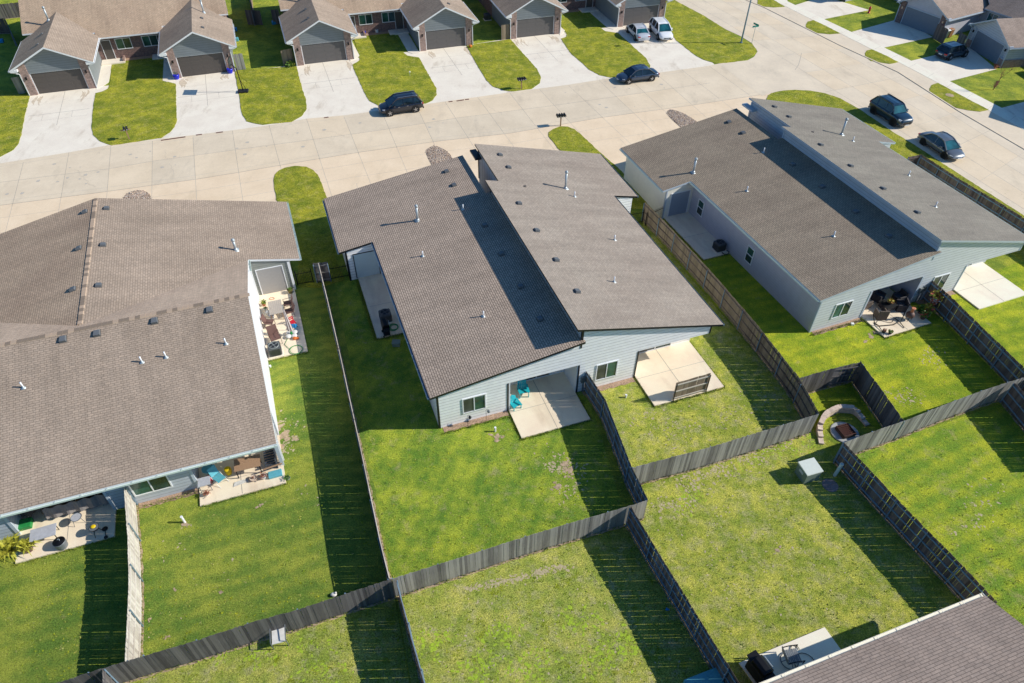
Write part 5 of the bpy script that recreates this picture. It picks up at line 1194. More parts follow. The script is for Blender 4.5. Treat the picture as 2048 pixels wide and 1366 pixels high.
def ac(label, pos, rz, top='ac_light', side='ac_grey', s=.78, h=.72):
    t = thing('air_conditioner', label, 'air conditioner', pos, rz, 'outdoor air conditioner units beside the houses'); a = s/2
    mb = MB(); mb.box(-a, -a, .06, a, a, h); mb.build('cabinet', side, t, bevel=.05)
    mb = MB()
    for i in range(18):
        v = -a+.06+i*(s-.12)/17
        for (p, q) in (((v, -a-.012), 0), ((v, a+.012), 0), ((-a-.012, v), 1), ((a+.012, v), 1)): mb.box(p[0]-.008, p[1]-.008, .1, p[0]+.008, p[1]+.008, h-.06)
    lv = mb.build('louvres', side, t)
    mb = MB(); mb.lathe([(a*.95, h), (a*.95, h+.05), (a*.78, h+.07), (a*.76, h+.01)], n=24); mb.build('top_ring', top, t, True)
    mb = MB(); mb.cyl((0, 0, h+.002), (0, 0, h+.02), a*.75, a*.75, 24); f_ = mb.build('fan_guard', 'fan_dark', t)
    mb = MB()
    for k in range(4):
        an = k*math.pi/2+.4; mb.poly([(.04*math.cos(an), .04*math.sin(an), h+.03), (a*.68*math.cos(an-.25), a*.68*math.sin(an-.25), h+.03), (a*.68*math.cos(an+.3), a*.68*math.sin(an+.3), h+.045)])
    mb.cyl((0, 0, h+.02), (0, 0, h+.06), .07, .07, 12); mb.build('fan', top, f_)
    mb = MB(); mb.box(-a-.08, -a-.08, 0, a+.08, a+.08, .06); mb.build('pad', 'drive_concrete', t)
ac('light grey air conditioner on the sunlit side patio of the brown roofed duplex', P(552, 706, .1), R_(20)); ac('dark air conditioner on the shaded slab beside the white duplex', P(772, 640, .1), R_(20), top='ac_grey'); ac('dark round topped air conditioner beside the blue grey duplex wall', FR.w(-.62, 10.6, .1), FR.a, top='ac_grey')
ac('air conditioner between the brick duplexes behind the tan fence', FT3.w(-.9, 7.5, 0), FT3.a, top='ac_grey')
def grill(label, pos, rz, cover=False):
    t = thing('barbecue_grill', label, 'grill', pos, rz)
    for x in (-.3, .3):
        for y in (-.2, .2): mb = MB(); mb.bar((x, y, 0), (x, y, .7), .035, .035); mb.build('leg', 'black_metal', t)
    mb = MB(); mb.box(-.36, -.25, .68, .36, .25, .88); mb.build('firebox', 'black_metal', t, bevel=.03)
    mb = MB(); pr = [(-.25, .88), (.25, .88), (.24, 1.03), (.12, 1.14), (-.12, 1.14), (-.24, 1.03)]; mb.hexa([(-.36, a, b) for a, b in pr], [(.36, a, b) for a, b in pr]); mb.build('lid', 'black_metal', t)
    for s in (-1, 1): mb = MB(); mb.box(s*.37, -.2, .84, s*.68, .2, .88); mb.build('side_shelf', 'black_plastic', t)
    mb = MB(); mb.box(-.34, -.22, .15, .34, .22, .18); mb.build('lower_shelf', 'black_metal', t)
    mb = MB(); mb.bar((-.25, -.29, 1.0), (.25, -.29, 1.0), .03, .03); mb.build('lid_handle', 'galv', t)
    for s in (-.3, .3): mb = MB(); mb.cyl((s, .22, .07), (s, .27, .07), .08, .08, 12); mb.build('wheel', 'tyre', t)
grill('black barbecue grill beside the dark air conditioner of the white duplex', P(773, 668, .1), R_(110))
def hose(label, pos, r=.26, m='hose_green', n=5, tail=None):
    mb = MB()
    for k in range(n):
        rr = r*(1-.09*k); q = [(rr*math.cos(a+k)+.02*k, rr*math.sin(a+k), .03+.02*(k % 2)) for a in [i*math.pi/10 for i in range(21)]]; mb.tube(q, .016, 5)
    if tail: mb.tube(tail, .014, 5)
    o = mb.build('garden_hose', m, None, True, loc=pos); tag(o, label, 'hose'); return o
hose('coiled green garden hose on the shaded slab beside the white duplex', P(786, 655, .1), .38)
hose('dark green hose coil near the air conditioner on the sunlit side patio', P(592, 700, .1), .45, n=2, tail=[(-.4, 0, .03), (-.9, .5, .03), (-.8, 1.3, .03), (-.7, 1.9, .1)])
hose('black hose coiled beside the air conditioner of the blue grey duplex', P(1450, 505, .1), .3, 'black_plastic', 3, tail=[(.3, 0, .03), (.7, .3, .4), (.8, .7, .9)])
def chair_sling(label, pos, rz, m='brown_sling', fm='black_metal', group=None, s=1., name='patio_chair'):
    t = thing(name, label, 'chair', pos, rz, group); a = .27*s
    for x in (-a, a):
        for y in (-a, a): mb = MB(); mb.bar((x, y, 0), (x, y*.95, .42*s), .025, .025); mb.build('leg', fm, t)
    mb = MB(); mb.box(-a, -a, .4*s, a, a, .43*s); mb.build('seat', m, t)
    mb = MB(); mb.hexa([(-a, a-.03, .43*s), (a, a-.03, .43*s), (a, a, .43*s), (-a, a, .43*s)], [(-a, a+.15, .95*s), (a, a+.15, .95*s), (a, a+.18, .95*s), (-a, a+.18, .95*s)]); mb.build('backrest', m, t)
    for x in (-a, a): mb = MB(); mb.tube([(x, -a, .4*s), (x, -a, .62*s), (x, a+.06, .64*s)], .016, 6); mb.build('armrest', fm, t)
    return t
def adirondack(label, pos, rz, fold=0):
    t = thing('adirondack_chair', label, 'chair', pos, rz, 'turquoise garden chairs on the white duplex patio')
    for x in (-.3, .3):
        mb = MB(); mb.box(x-.02, -.42, 0, x+.02, -.33, .52); mb.build('leg', 'turquoise', t)
        mb = MB(); mb.hexa([(x-.02, -.3, .3), (x+.02, -.3, .3), (x+.02, .5, 0), (x-.02, .5, 0)], [(x-.02, -.33, .4), (x+.02, -.33, .4), (x+.02, .55, .1), (x-.02, .55, .1)]); mb.build('side_rail', 'turquoise', t)
        mb = MB(); mb.box(x-.07, -.45, .52, x+.07, .32, .55); mb.build('armrest', 'turquoise', t)
    mb = MB()
    for i in range(6):
        y = -.34+i*.1; z = .4-.03*i; mb.box(-.3, y, z, .3, y+.085, z+.02)
    build_each(mb, 'seat_slat', 'turquoise', t)
    mb = MB()
    for i in range(5):
        x = -.24+i*.12; hh = 1.0-.1*abs(i-2)
        mb.hexa([(x-.052, .22, .26), (x+.052, .22, .26), (x+.052, .245, .26), (x-.052, .245, .26)], [(x-.055, .5, hh), (x+.055, .5, hh), (x+.055, .525, hh), (x-.055, .525, hh)])
    build_each(mb, 'back_slat', 'turquoise', t)
    mb = MB(); mb.box(-.32, .3, .5, .32, .33, .56); mb.build('back_brace', 'turquoise', t)
    return t
a1 = adirondack('larger upright turquoise adirondack chair nearer the sliding door', P(1046, 787, .1), FC.a+R_(-8)); a2 = adirondack('lower turquoise adirondack chair at the patio edge by the post', P(1030, 812, .1), FC.a+R_(10)); a2.scale = (.85, .85, .62); a1.scale = (.95, .95, .95)
# rug and feeders at the white duplex
def feeder(label, x, m, hh=.95):
    t = thing('garden_feeder', label, 'bird feeder', FC.w(x, -.38), 0, 'thin pole feeders under the window'); mb = MB(); mb.cyl((0, 0, 0), (0, 0, hh), .012, .012, 6); mb.tube([(0, 0, hh), (.08, 0, hh+.1), (.16, 0, hh)], .01); mb.build('pole', 'black_metal', t)
    mb = MB(); mb.blob((.16, 0, hh-.12), .1, sq=(1, 1, 1.2)); mb.build('feeder', m, t, True)
feeder('thin pole with a dark hanging feeder at the left of the window', 1.7, 'black_plastic'); feeder('thin pole with a hanging feeder at the right of the window', 2.9, 'grey_frame', 1.05)
mb = MB(); mb.box(-.25, -.2, 0, .25, .2, .28); mb.box(-.28, -.23, .28, .28, .23, .32); o = mb.build('downspout_block', 'transformer_side', None, loc=P(793, 690)); tag(o, 'small teal utility lid in the shade beside the white duplex', 'utility lid')
def pot(label, pos, r=.2, h=.3, m='terracotta', leaf='leaf_green', lr=.3, n=60, spiky=False, seed=1, flower=None, group='potted plants'):
    t = thing('potted_plant', label, 'plant', pos, 0, group)
    mb = MB(); mb.lathe([(r*.7, 0), (r, h), (r*1.08, h), (r*1.05, h-.03), (r*.9, h-.05)], n=14); mb.build('pot', m, t, True)
    rr = random.Random(seed); mb = MB()
    for i in range(n):
        a = rr.uniform(0, 2*math.pi); el = rr.uniform(.2, 1.4); L = lr*rr.uniform(.6, 1.2)
        if spiky:
            d = Vector((math.cos(a)*math.cos(el), math.sin(a)*math.cos(el), math.sin(el))); b = Vector((0, 0, h)); m1 = b+d*L*.6; e = m1+Vector((d.x, d.y, d.z-1.0))*L*.45
            sx = Vector((-math.sin(a), math.cos(a), 0))*.04*lr
            mb.poly([b-sx*.5, b+sx*.5, m1+sx, m1-sx]); mb.poly([m1-sx, m1+sx, e])
            for k in range(7):
                p = b.lerp(m1, .3+.1*k); 
                for sg in (-1, 1): mb.poly([p, p+sx*sg*5+d*L*.12+Vector((0, 0, -.03*lr)), p+d*L*.05])
        else:
            p = Vector((math.cos(a)*math.cos(el), math.sin(a)*math.cos(el), math.sin(el)*.8))*L*rr.uniform(.3, 1)+Vector((0, 0, h)); s = .05*rr.uniform(.7, 1.5)*max(.7, lr/.3)
            u = Vector((rr.uniform(-1, 1), rr.uniform(-1, 1), rr.uniform(-.4, 1))).normalized()*s; v_ = Vector((rr.uniform(-1, 1), rr.uniform(-1, 1), rr.uniform(-.4, .6))).normalized()*s
            mb.poly([p-u, p-v_, p+u, p+v_], 1 if flower and rr.random() < .35 else 0)
    mb.build('foliage', [leaf, flower or leaf], t); return t
pot('yellow green palm in the left pot at the bottom left patio corner', P(30, 1108, 0), .26, .35, 'teal_paint', 'leaf_yellow', 1.15, 46, True, 3)
pot('yellow green palm in a glazed dark pot beside the leftmost palm', P(58, 1100, .1), .3, .35, 'terracotta_dark', 'leaf_yellow', .85, 36, True, 4)
# bottom-left patio
t = thing('patio_table', 'low rectangular grey folding table on the bottom left patio', 'table', P(95, 1076, .1), FL.a+R_(2))
mb = MB(); mb.box(-.62, -.38, .52, .62, .38, .56); mb.build('tabletop', 'fabric_grey', t)
for x in (-.55, .55):
    for y in (-.32, .32): mb = MB(); mb.bar((x, y, 0), (x, y, .52), .03, .03); mb.build('leg', 'black_metal', t)
t = thing('fire_drum', 'round dark metal drum with a lid on the sunny slab', 'drum', P(125, 1092, .1))
mb = MB(); mb.lathe([(.28, 0), (.31, .42), (.31, .46)], n=22); mb.build('drum', 'grey_frame', t, True); mb = MB(); mb.lathe([(.30, .461), (.25, .50), (.12, .51), (.1, .53)], n=20); mb.build('lid', 'black_metal', t, True)
mb = MB(); mb.tube([(-.06, .03, .55), (-.02, .07, .59), (.05, .05, .59), (.08, 0, .55)], .016); mb.build('lid_handle', 'galv', t)
t = thing('round_side_table', 'round glass topped patio table with thin bent legs', 'table', P(160, 1045, .1))
mb = MB(); mb.cyl((0, 0, .5), (0, 0, .52), .27, .27, 22); mb.build('tabletop', 'fabric_grey', t); mb = MB(); mb.tube([(.27*math.cos(a), .27*math.sin(a), .52) for a in [i*math.pi/10 for i in range(21)]], .02); mb.build('rim', 'grey_frame', t)
for k in range(3): a = k*2.1; mb = MB(); mb.bar((.2*math.cos(a), .2*math.sin(a), .5), (.32*math.cos(a), .32*math.sin(a), 0), .02, .02); mb.build('leg', 'grey_frame', t)
t = thing('kettle_grill', 'small kettle grill holding something yellow in the fence shadow', 'grill', P(196, 1066, .1))
mb = MB(); mb.lathe([(.08, .38), (.2, .45), (.26, .58)], n=18); mb.build('bowl', 'black_metal', t, True); mb = MB(); mb.cyl((0, 0, .56), (0, 0, .585), .24, .24, 18); mb.build('grate', 'grey_frame', t)
mb = MB(); mb.blob((-.03, .02, .61), .14, sq=(1, .9, .35)); mb.build('yellow_cloth', 'yellow_plastic', t, True)
for k in range(3): a = k*2.1+.5; mb = MB(); mb.bar((.1*math.cos(a), .1*math.sin(a), .45), (.3*math.cos(a), .3*math.sin(a), 0), .025, .025); mb.build('leg', 'black_metal', t)
mb = MB(); mb.cyl((0, 0, 0), (0, 0, .03), .15, .15, 16); mb.tube([(.05, -.1, .02), (.25, -.45, .02)], .02); mb.cyl((.27, -.5, 0), (.27, -.5, .04), .1, .1, 12); o = mb.build('grill_lid', 'black_plastic', None, True, loc=P(210, 1058, .12)); tag(o, 'black grill lid lying on the slab beside the kettle grill', 'grill lid')
t = thing('tarp_curtain', 'dark tarpaulin curtain hanging across the bottom left patio', 'tarp', FL.o, FL.a)
mb = MB(); n = 40; q = []
for i in range(n+1):
    x = -5.6+4.3*i/n; q.append((x, .75+.12*math.sin(i*1.1)+.05*math.sin(i*2.7)))
for i in range(n):
    (x0, y0), (x1, y1) = q[i], q[i+1]
    mb.poly([(x0, y0-.12*math.sin(i*.7), .45+.1*math.sin(i*.33)), (x1, y1-.12*math.sin((i+1)*.7), .45+.1*math.sin((i+1)*.33)), (x1, y1, 2.35), (x0, y0, 2.35)])
mb.build('cloth', 'tarp', t)
mb = MB()
for i in range(24):
    x0, x1 = -4.4+.13*i, -4.4+.13*(i+1); f0, f1 = .06*math.sin(i*1.3), .06*math.sin((i+1)*1.3)
    mb.poly([(x0, .28+f0, .35), (x1, .28+f1, .35), (x1, .45+f1, 1.05), (x0, .45+f0, 1.05)])
mb.build('folded_edge', 'tarp_light', t)
mb = MB(); mb.bar((-5.7, .78, 2.37), (-1.2, .78, 2.37), .04, .04); mb.build('rod', 'black_metal', t)
mb = MB(); mb.box(-.5, -.3, 0, .5, .3, .28); o = mb.build('storage_tub', 'green_plastic', None, loc=P(46, 1053, .1), rz=FL.a, bevel=.04); tag(o, 'green storage tub in the shade at the far left patio', 'tub')
chair_sling('dark patio chair standing beside the tarpaulin in the shade', FL.w(-1.9, .75, .1), FL.a+1.4, 'fabric_dark', 'grey_frame')
# left duplex rear patio
t = thing('patio_table', 'slatted wooden dining table under the rear eave', 'table', FL.w(6.15, .2, .1), FL.a-R_(2))
mb = MB()
for i in range(9): mb.box(-.72, -.45+i*.1, .7, .72, -.45+i*.1+.094, .73)
build_each(mb, 'table_slat', 'wood_table', t)
for x in (-.64, .64):
    for y in (-.38, .38): mb = MB(); mb.bar((x, y, 0), (x, y, .7), .05, .05); mb.build('leg', 'black_metal', t)
t = thing('bench_frame', 'dark slatted bench against the right patio railing', 'bench', FL.w(7.35, .75, .1), FL.a+R_(90))
mb = MB()
for i in range(10): mb.box(-.9+i*.19, -.3, .4, -.9+i*.19+.12, .3, .43)
build_each(mb, 'seat_slat', 'fabric_dark', t)
mb = MB(); mb.box(-.95, -.36, .0, .95, -.3, .75); mb.build('backrest', 'fabric_dark', t)
t = thing('railing', 'white picket railing at the right end of the rear patio', 'railing', FL.w(7.9, .2, .1), FL.a+R_(90))
for i in range(14): mb = MB(); mb.box(i*.15, -.02, .1, i*.15+.05, .02, 1.1); mb.build('baluster', 'trim_white', t)
mb = MB(); mb.box(-.05, -.03, 1.1, 2.1, .03, 1.16); mb.build('top_rail', 'trim_white', t)
mb = MB(); mb.box(-.55, -.04, .0, .55, .04, .04); o = mb.build('timber_plank', 'wood_table', None, loc=FL.w(7.45, -.35, .55), rz=FL.a+.1); tag(o, 'orange wood plank lying across the bench end', 'plank')
mb = MB(); mb.box(-.38, -.22, 0, .38, .22, .18); o = mb.build('storage_crate', 'teal_paint', None, loc=FL.w(7.5, -.62, .1), rz=FL.a, bevel=.03); tag(o, 'white and teal crate under the plank at the patio edge', 'crate')
mb = MB(); mb.box(-.5, -.16, .72, .5, .16, .9); o = mb.build('white_box', 'white_plastic', None, loc=FL.w(6.5, .95, .1), rz=FL.a); tag(o, 'long white box behind the wooden dining table', 'box')
t = thing('folding_chair', 'folding chair with teal fabric and thin metal frame', 'chair', FL.w(4.5, -.05, .1), FL.a+R_(35))
mb = MB(); mb.hexa([(-.25, -.3, .38), (.25, -.3, .38), (.25, .3, .34), (-.25, .3, .34)], [(-.25, -.3, .41), (.25, -.3, .41), (.25, .3, .37), (-.25, .3, .37)]); mb.build('seat', 'teal_paint', t)
mb = MB(); mb.hexa([(-.25, .3, .4), (.25, .3, .4), (.25, .33, .4), (-.25, .33, .4)], [(-.25, .5, .95), (.25, .5, .95), (.25, .53, .95), (-.25, .53, .95)]); mb.build('backrest', 'teal_paint', t)
for x in (-.28, .28):
    for s in (-1, 1): mb = MB(); mb.bar((x, -.38*s, 0), (x, .36*s, .45), .02, .02); mb.build('leg', 'white_plastic', t)
t = thing('round_stool', 'dark teal round seat in the shade of the rear eave', 'stool', FL.w(3.95, .75, .1)); mb = MB(); mb.lathe([(.1, 0), (.1, .38), (.34, .42), (.34, .48)], n=16); mb.build('seat', 'teal_paint', t)
mb = MB(); mb.blob((0, 0, .3), .2, sq=(1, 1, .9)); mb.box(-.12, -.12, 0, .12, .12, .15); o = mb.build('red_bucket', 'red_plastic', None, True, loc=FL.w(3.95, .15, .1)); tag(o, 'round red pail beside the small grey table', 'bucket')
mb = MB(); mb.lathe([(.14, 0), (.2, .32), (.17, .34), (.2, .45), (.16, .5)], n=12); o = mb.build('yellow_bucket', 'yellow_plastic', None, loc=FL.w(5.0, .35, .1)); tag(o, 'bright yellow bucket behind the folding chair', 'bucket')
t = thing('side_table', 'grey square table against the left patio post', 'table', FL.w(3.75, -.25, .1), FL.a); mb = MB(); mb.box(-.33, -.3, .6, .33, .3, .64); mb.build('tabletop', 'fabric_grey', t)
for x in (-.28, .28):
    for y in (-.25, .25): mb = MB(); mb.bar((x, y, 0), (x, y, .6), .03, .03); mb.build('leg', 'grey_frame', t)
pot('dry brown plant under the grey square table', FL.w(3.75, -.75, .1), .12, .15, 'white_plastic', 'leaf_rust', .28, 70, seed=8)
pot('white pot with rust coloured mum at the table corner', FL.w(6.85, -.62, .1), .17, .22, 'white_plastic', 'leaf_rust', .26, 80, seed=9)
pot('empty looking cream pot below the wooden table', FL.w(6.3, -.55, .1), .2, .2, 'stone_block', 'twig', .12, 20, seed=10)
pot('small planter with grey foliage outside the patio right corner', P(576, 958), .14, .12, 'stone_ring', 'leaf_green', .28, 60, seed=11)
t = thing('rug', 'rumpled pale cloth on the slab in front of the wooden table', 'cloth', FL.w(5.55, -.55, .105), FL.a); mb = MB(); mb.poly([(-.4, -.15, .02), (.45, -.05, .03), (.4, .2, .03), (-.3, .15, .04)]); mb.build('cloth', 'rug', t)
# left duplex side patio
def SP(px, py): return P(px, py, .1)
t = thing('patio_table', 'weathered rectangular slatted table on the side patio', 'table', FL.w(9.15, 13.55, .1), FL.a)
mb = MB()
for i in range(7): mb.box(-.46+i*.132, -.75, .7, -.46+i*.132+.124, .75, .73)
build_each(mb, 'table_slat', 'wood_deck', t)
for x in (-.4, .4):
    for y in (-.65, .65): mb = MB(); mb.bar((x, y, 0), (x, y, .7), .05, .05); mb.build('leg', 'wood_table', t)
gch = 'brown sling chairs around the weathered table'
chair_sling('brown patio chair facing the table from the upper right', FL.w(10.0, 14.1, .1), FL.a-R_(90), group=gch)
chair_sling('brown patio chair at the right side of the table near the red chair', FL.w(10.0, 13.2, .1), FL.a-R_(80), group=gch)
chair_sling('brown cushioned chair left of the table against the wall', FL.w(8.55, 12.45, .1), FL.a+R_(70), group=gch)
chair_sling('brown lounge chair turned away beside the air conditioner', FL.w(8.75, 10.65, .1), FL.a+R_(10), s=1.25)
t = thing('folded_umbrella', 'closed brown and cream striped parasol leaning on its base', 'umbrella', FL.w(9.85, 11.0, .1), FL.a)
mb = MB()
for k in range(12):
    a0, a1 = k*math.pi/6, (k+1)*math.pi/6; b = Vector((0, 0, .55)); d = Vector((-.1, .5, 1.5))
    r1, r2 = .2, .05
    mb.poly([b+Vector((r1*math.cos(a0), r1*math.sin(a0), 0)), b+Vector((r1*math.cos(a1), r1*math.sin(a1), 0)), b+d+Vector((r2*math.cos(a1), r2*math.sin(a1), 0)), b+d+Vector((r2*math.cos(a0), r2*math.sin(a0), 0))], k % 2)
mb.build('canopy', ['umbrella_cream', 'umbrella_stripe'], t); mb = MB(); mb.cyl((0, 0, 0), (-.12, .6, 2.3), .02, .02, 8); mb.build('pole', 'galv', t)
for k in range(4): a = k*math.pi/2+.6; mb = MB(); mb.blob((.27*math.cos(a), .27*math.sin(a), .12), .21, sq=(1, 1, .55)); mb.build('weight_bag', 'cushion_white', t, True)
mb = MB(); mb.lathe([(.08, 0), (.07, .3), (.03, .5)], n=10); mb.build('base', 'green_plastic', t)
def kid_chair(label, pos, rz, m):
    t = thing('child_chair', label, 'chair', pos, rz, 'small plastic chairs for children')
    mb = MB(); mb.box(-.19, -.19, .2, .19, .19, .24); mb.build('seat', m, t)
    for x in (-.16, .16):
        for y in (-.16, .16): mb = MB(); mb.box(x-.025, y-.025, 0, x+.025, y+.025, .2); mb.build('leg', m, t)
    mb = MB(); mb.box(-.19, .17, .24, -.13, .21, .55); mb.box(.13, .17, .24, .19, .21, .55); mb.box(-.13, .17, .48, .13, .21, .55); mb.box(-.13, .17, .34, .13, .21, .4); mb.build('backrest', m, t)
kid_chair('small red plastic chair on the side patio', FL.w(10.05, 12.15, .1), FL.a+R_(20), 'red_plastic'); kid_chair('small blue plastic chair beside the red one', FL.w(10.1, 11.7, .1), FL.a+R_(160), 'blue_plastic')
pot('round brass coloured pot with plant at the garage corner', FL.w(10.35, 15.75, .1), .2, .3, 'olive', 'leaf_green', .22, 60, seed=12)
pot('green leafy plant against the side wall near the hose', FL.w(8.35, 14.9, .1), .15, .25, 'terracotta', 'leaf_green', .32, 90, seed=13, flower='leaf_yellow')
pot('small potted plant below the leafy wall plant', FL.w(8.4, 14.3, .1), .14, .2, 'cushion_white', 'leaf_green', .2, 60, seed=14)
for (x, y, m, nm, lb, r) in ((8.55, 13.75, 'cushion_white', 'toy_basket', 'white basket of mixed toys beside the wall', .17), (8.75, 13.35, 'fabric_grey', 'toy_basket', 'grey and teal basket left of the weathered table', .2), (8.35, 9.9, 'cushion_white', 'storage_bag', 'pale bag stuffed between wall and air conditioner', .2)):
    mb = MB(); mb.lathe([(r*.8, 0), (r, .3), (r*1.05, .32), (r*.9, .3)], n=12); mb.blob((0, 0, .3), r*.8, 0, sq=(1, 1, .5)); o = mb.build(nm, m, None, True, loc=FL.w(x, y, .1)); tag(o, lb, 'basket')
mb = MB(); mb.tube([(.18*math.cos(a), .12*math.sin(a), .02) for a in [i*math.pi/8 for i in range(17)]], .014); o = mb.build('toy_hoop', 'orange', None, loc=FL.w(8.95, 15.5, .1)); tag(o, 'thin orange hoop near the garage side door', 'hoop')
mb = MB(); mb.blob((0, 0, .1), .14, sq=(1.2, 1, .7)); mb.blob((.2, .02, .08), .1, sq=(1, 1, .8)); o = mb.build('orange_toy', 'orange', None, True, loc=FL.w(10.0, 10.55, .1)); tag(o, 'orange plastic toy beside the parasol base', 'toy')
# blue grey duplex patio
def wicker(label, x, y, rz, m='wicker'):
    t = thing('wicker_chair', label, 'chair', FR.w(x, y, .1), FR.a+rz, 'brown wicker armchairs on the covered patio')
    mb = MB(); mb.box(-.36, -.34, 0, .36, .34, .36); mb.build('base', m, t, bevel=.02)
    mb = MB(); mb.box(-.36, .26, .36, .36, .36, .85); mb.build('backrest', m, t, bevel=.02)
    for s in (-1, 1): mb = MB(); mb.box(s*.27, -.34, .36, s*.37, .26, .62); mb.build('armrest', m, t, bevel=.02)
    mb = MB(); mb.box(-.26, -.32, .36, .26, .25, .47); mb.build('cushion', 'fabric_dark', t, bevel=.03)
wicker('wicker armchair nearest the patio left post', 5.55, .85, R_(95)); wicker('wicker armchair in the front facing the round table', 5.75, -.55, R_(160)); wicker('dark wicker armchair deep under the roof', 7.0, 1.1, R_(20), 'wicker_dark'); wicker('dark wicker armchair behind the clay chimney', 7.8, -.35, R_(240), 'wicker_dark'); wicker('dark wicker armchair by the fence side of the patio', 8.35, .45, R_(270), 'wicker_dark')
t = thing('fire_table', 'dark square patio table with a flowering plant on the covered patio', 'table', FR.w(6.9, .05, .1), FR.a); mb = MB(); mb.box(-.45, -.4, .1, .45, .4, .45); mb.build('base', 'wicker_dark', t); mb = MB(); mb.box(-.52, -.47, .45, .52, .47, .5); mb.build('tabletop', 'black_plastic', t)
pot('yellow and green flowering plant on the dark patio table', FR.w(6.95, .0, .6), .17, .16, 'black_plastic', 'leaf_yellow', .32, 130, seed=15, flower='leaf_red')
t = thing('chiminea', 'terracotta clay chimney stove on a black stand', 'chiminea', FR.w(7.55, -1.45, .1))
mb = MB(); mb.lathe([(.12, .2), (.26, .3), (.3, .45), (.24, .6), (.12, .7)], n=18); mb.build('belly', 'terracotta_dark', t, True); mb = MB(); mb.lathe([(.11, .68), (.09, .95), (.13, 1.02), (.16, 1.05), (.1, 1.04)], n=16); mb.build('neck', 'terracotta', t, True)
for k in range(3): a = k*2.1; mb = MB(); mb.bar((.15*math.cos(a), .15*math.sin(a), .25), (.26*math.cos(a), .26*math.sin(a), 0), .03, .03); mb.build('leg', 'black_metal', t)
t = thing('hammock_stand', 'thin black hammock stand frame across the patio front', 'hammock stand', FR.w(5.9, -1.45, .1), FR.a+R_(-8))
mb = MB(); mb.tube([(-1.3, .55, .75), (-1.15, .2, .1), (-.9, 0, .06), (.2, -.1, .05), (1.0, .15, .1), (1.35, .5, .55)], .03, 8); mb.build('rail', 'black_metal', t)
for x in (-1.0, .75): mb = MB(); mb.tube([(x, -.55, .03), (x+.03, 0, .1), (x, .45, .03)], .025, 8); mb.build('foot', 'black_metal', t)
mb = MB(); q = [(-.9+.18*i, .35+.2*math.sin(i*.8), .03) for i in range(12)]; mb.tube(q, .014, 6); mb.build('cord', 'black_plastic', t)
pot('red edged flowering plant in a dark pot at the patio corner', FR.w(8.6, -1.75, .1), .22, .32, 'terracotta_dark', 'leaf_green', .48, 200, seed=16, flower='leaf_red')
pot('grassy green plant behind the corner flowers', FR.w(8.85, -1.2, .1), .18, .3, 'black_plastic', 'leaf_green', .62, 34, True, 17)
pot('yellow flowering plant against the railed fence', FR.w(9.25, -1.5, .05), .22, .4, 'wicker', 'leaf_yellow', .55, 240, seed=18, flower='leaf_red')
pot('red and yellow flowers in a hanging basket by the fence', FR.w(10.05, -1.1, .95), .25, .25, 'wicker_dark', 'leaf_yellow', .6, 280, seed=19, flower='leaf_red')
pot('pinkish flowers beside the railed fence basket', FR.w(9.7, -1.25, .6), .2, .3, 'terracotta', 'leaf_red', .42, 170, seed=20, flower='cushion_white')
pot('reddish plant at the fence end against the wall', FR.w(9.5, .35, 0), .2, .3, 'terracotta_dark', 'leaf_rust', .4, 110, seed=21, flower='leaf_green')
pot('small bright green plant at the patio front edge', FR.w(5.2, -2.2, .1), .14, .16, 'wicker_dark', 'leaf_green', .24, 90, seed=22, flower='leaf_yellow')
pot('small dry plant in a black pot beside the bright green one', FR.w(4.85, -1.95, .1), .13, .2, 'black_plastic', 'leaf_rust', .2, 60, seed=23)
pot('dim pink flowering shrub in the shade by the patio door', FR.w(6.6, 1.7, .1), .2, .3, 'terracotta', 'leaf_rust', .45, 120, seed=24, flower='leaf_green')
mb = MB(); mb.box(-.1, -.1, 0, .1, .1, .16); o = mb.build('lawn_light', 'white_plastic', None, loc=P(1704, 650)); tag(o, 'small white garden light at the wall foot near the patio', 'garden light')
# bottom right patio
t = thing('covered_grill', 'large black grill with cover on the bottom right patio', 'grill', P(1514, 1350, .1), R_(118)); t.scale = (.95, .95, 1.05)
mb = MB(); mb.hexa([(-.6, -.32, .05), (.6, -.32, .05), (.6, .32, .05), (-.6, .32, .05)], [(-.62, -.34, .85), (.62, -.34, .85), (.6, .33, .85), (-.6, .33, .85)]); mb.build('cart', 'cover_black', t, bevel=.05)
mb = MB(); pr = [(-.32, .85), (.32, .85), (.3, 1.08), (.16, 1.2), (-.12, 1.2), (-.3, 1.08)]; mb.hexa([(-.42, a, b) for a, b in pr], [(.42, a, b) for a, b in pr]); mb.build('lid', 'black_metal', t, bevel=.02)
for s in (-1, 1): mb = MB(); mb.box(s*.43, -.28, .86, s*.78, .28, .9); mb.build('side_shelf', 'black_metal', t)
mb = MB(); mb.bar((-.3, -.38, 1.02), (.3, -.38, 1.02), .03, .03); mb.build('lid_handle', 'galv', t)
t = thing('swivel_chair', 'black metal swivel patio chair with slatted seat', 'chair', P(1578, 1322, .1), R_(100)); t.scale = (1.25, 1.25, 1.2)
mb = MB(); mb.tube([(.33*math.cos(a), .33*math.sin(a), .05) for a in [i*math.pi/10 for i in range(21)]], .02); mb.build('base_ring', 'grey_frame', t)
for k in range(4): a = k*math.pi/2; mb = MB(); mb.bar((.33*math.cos(a), .33*math.sin(a), .05), (0, 0, .3), .025, .025); mb.build('spoke', 'grey_frame', t)
mb = MB()
for i in range(8): mb.box(-.27, -.28+i*.07, .42, .27, -.28+i*.07+.055, .44)
build_each(mb, 'seat_slat', 'grey_frame', t)
mb = MB()
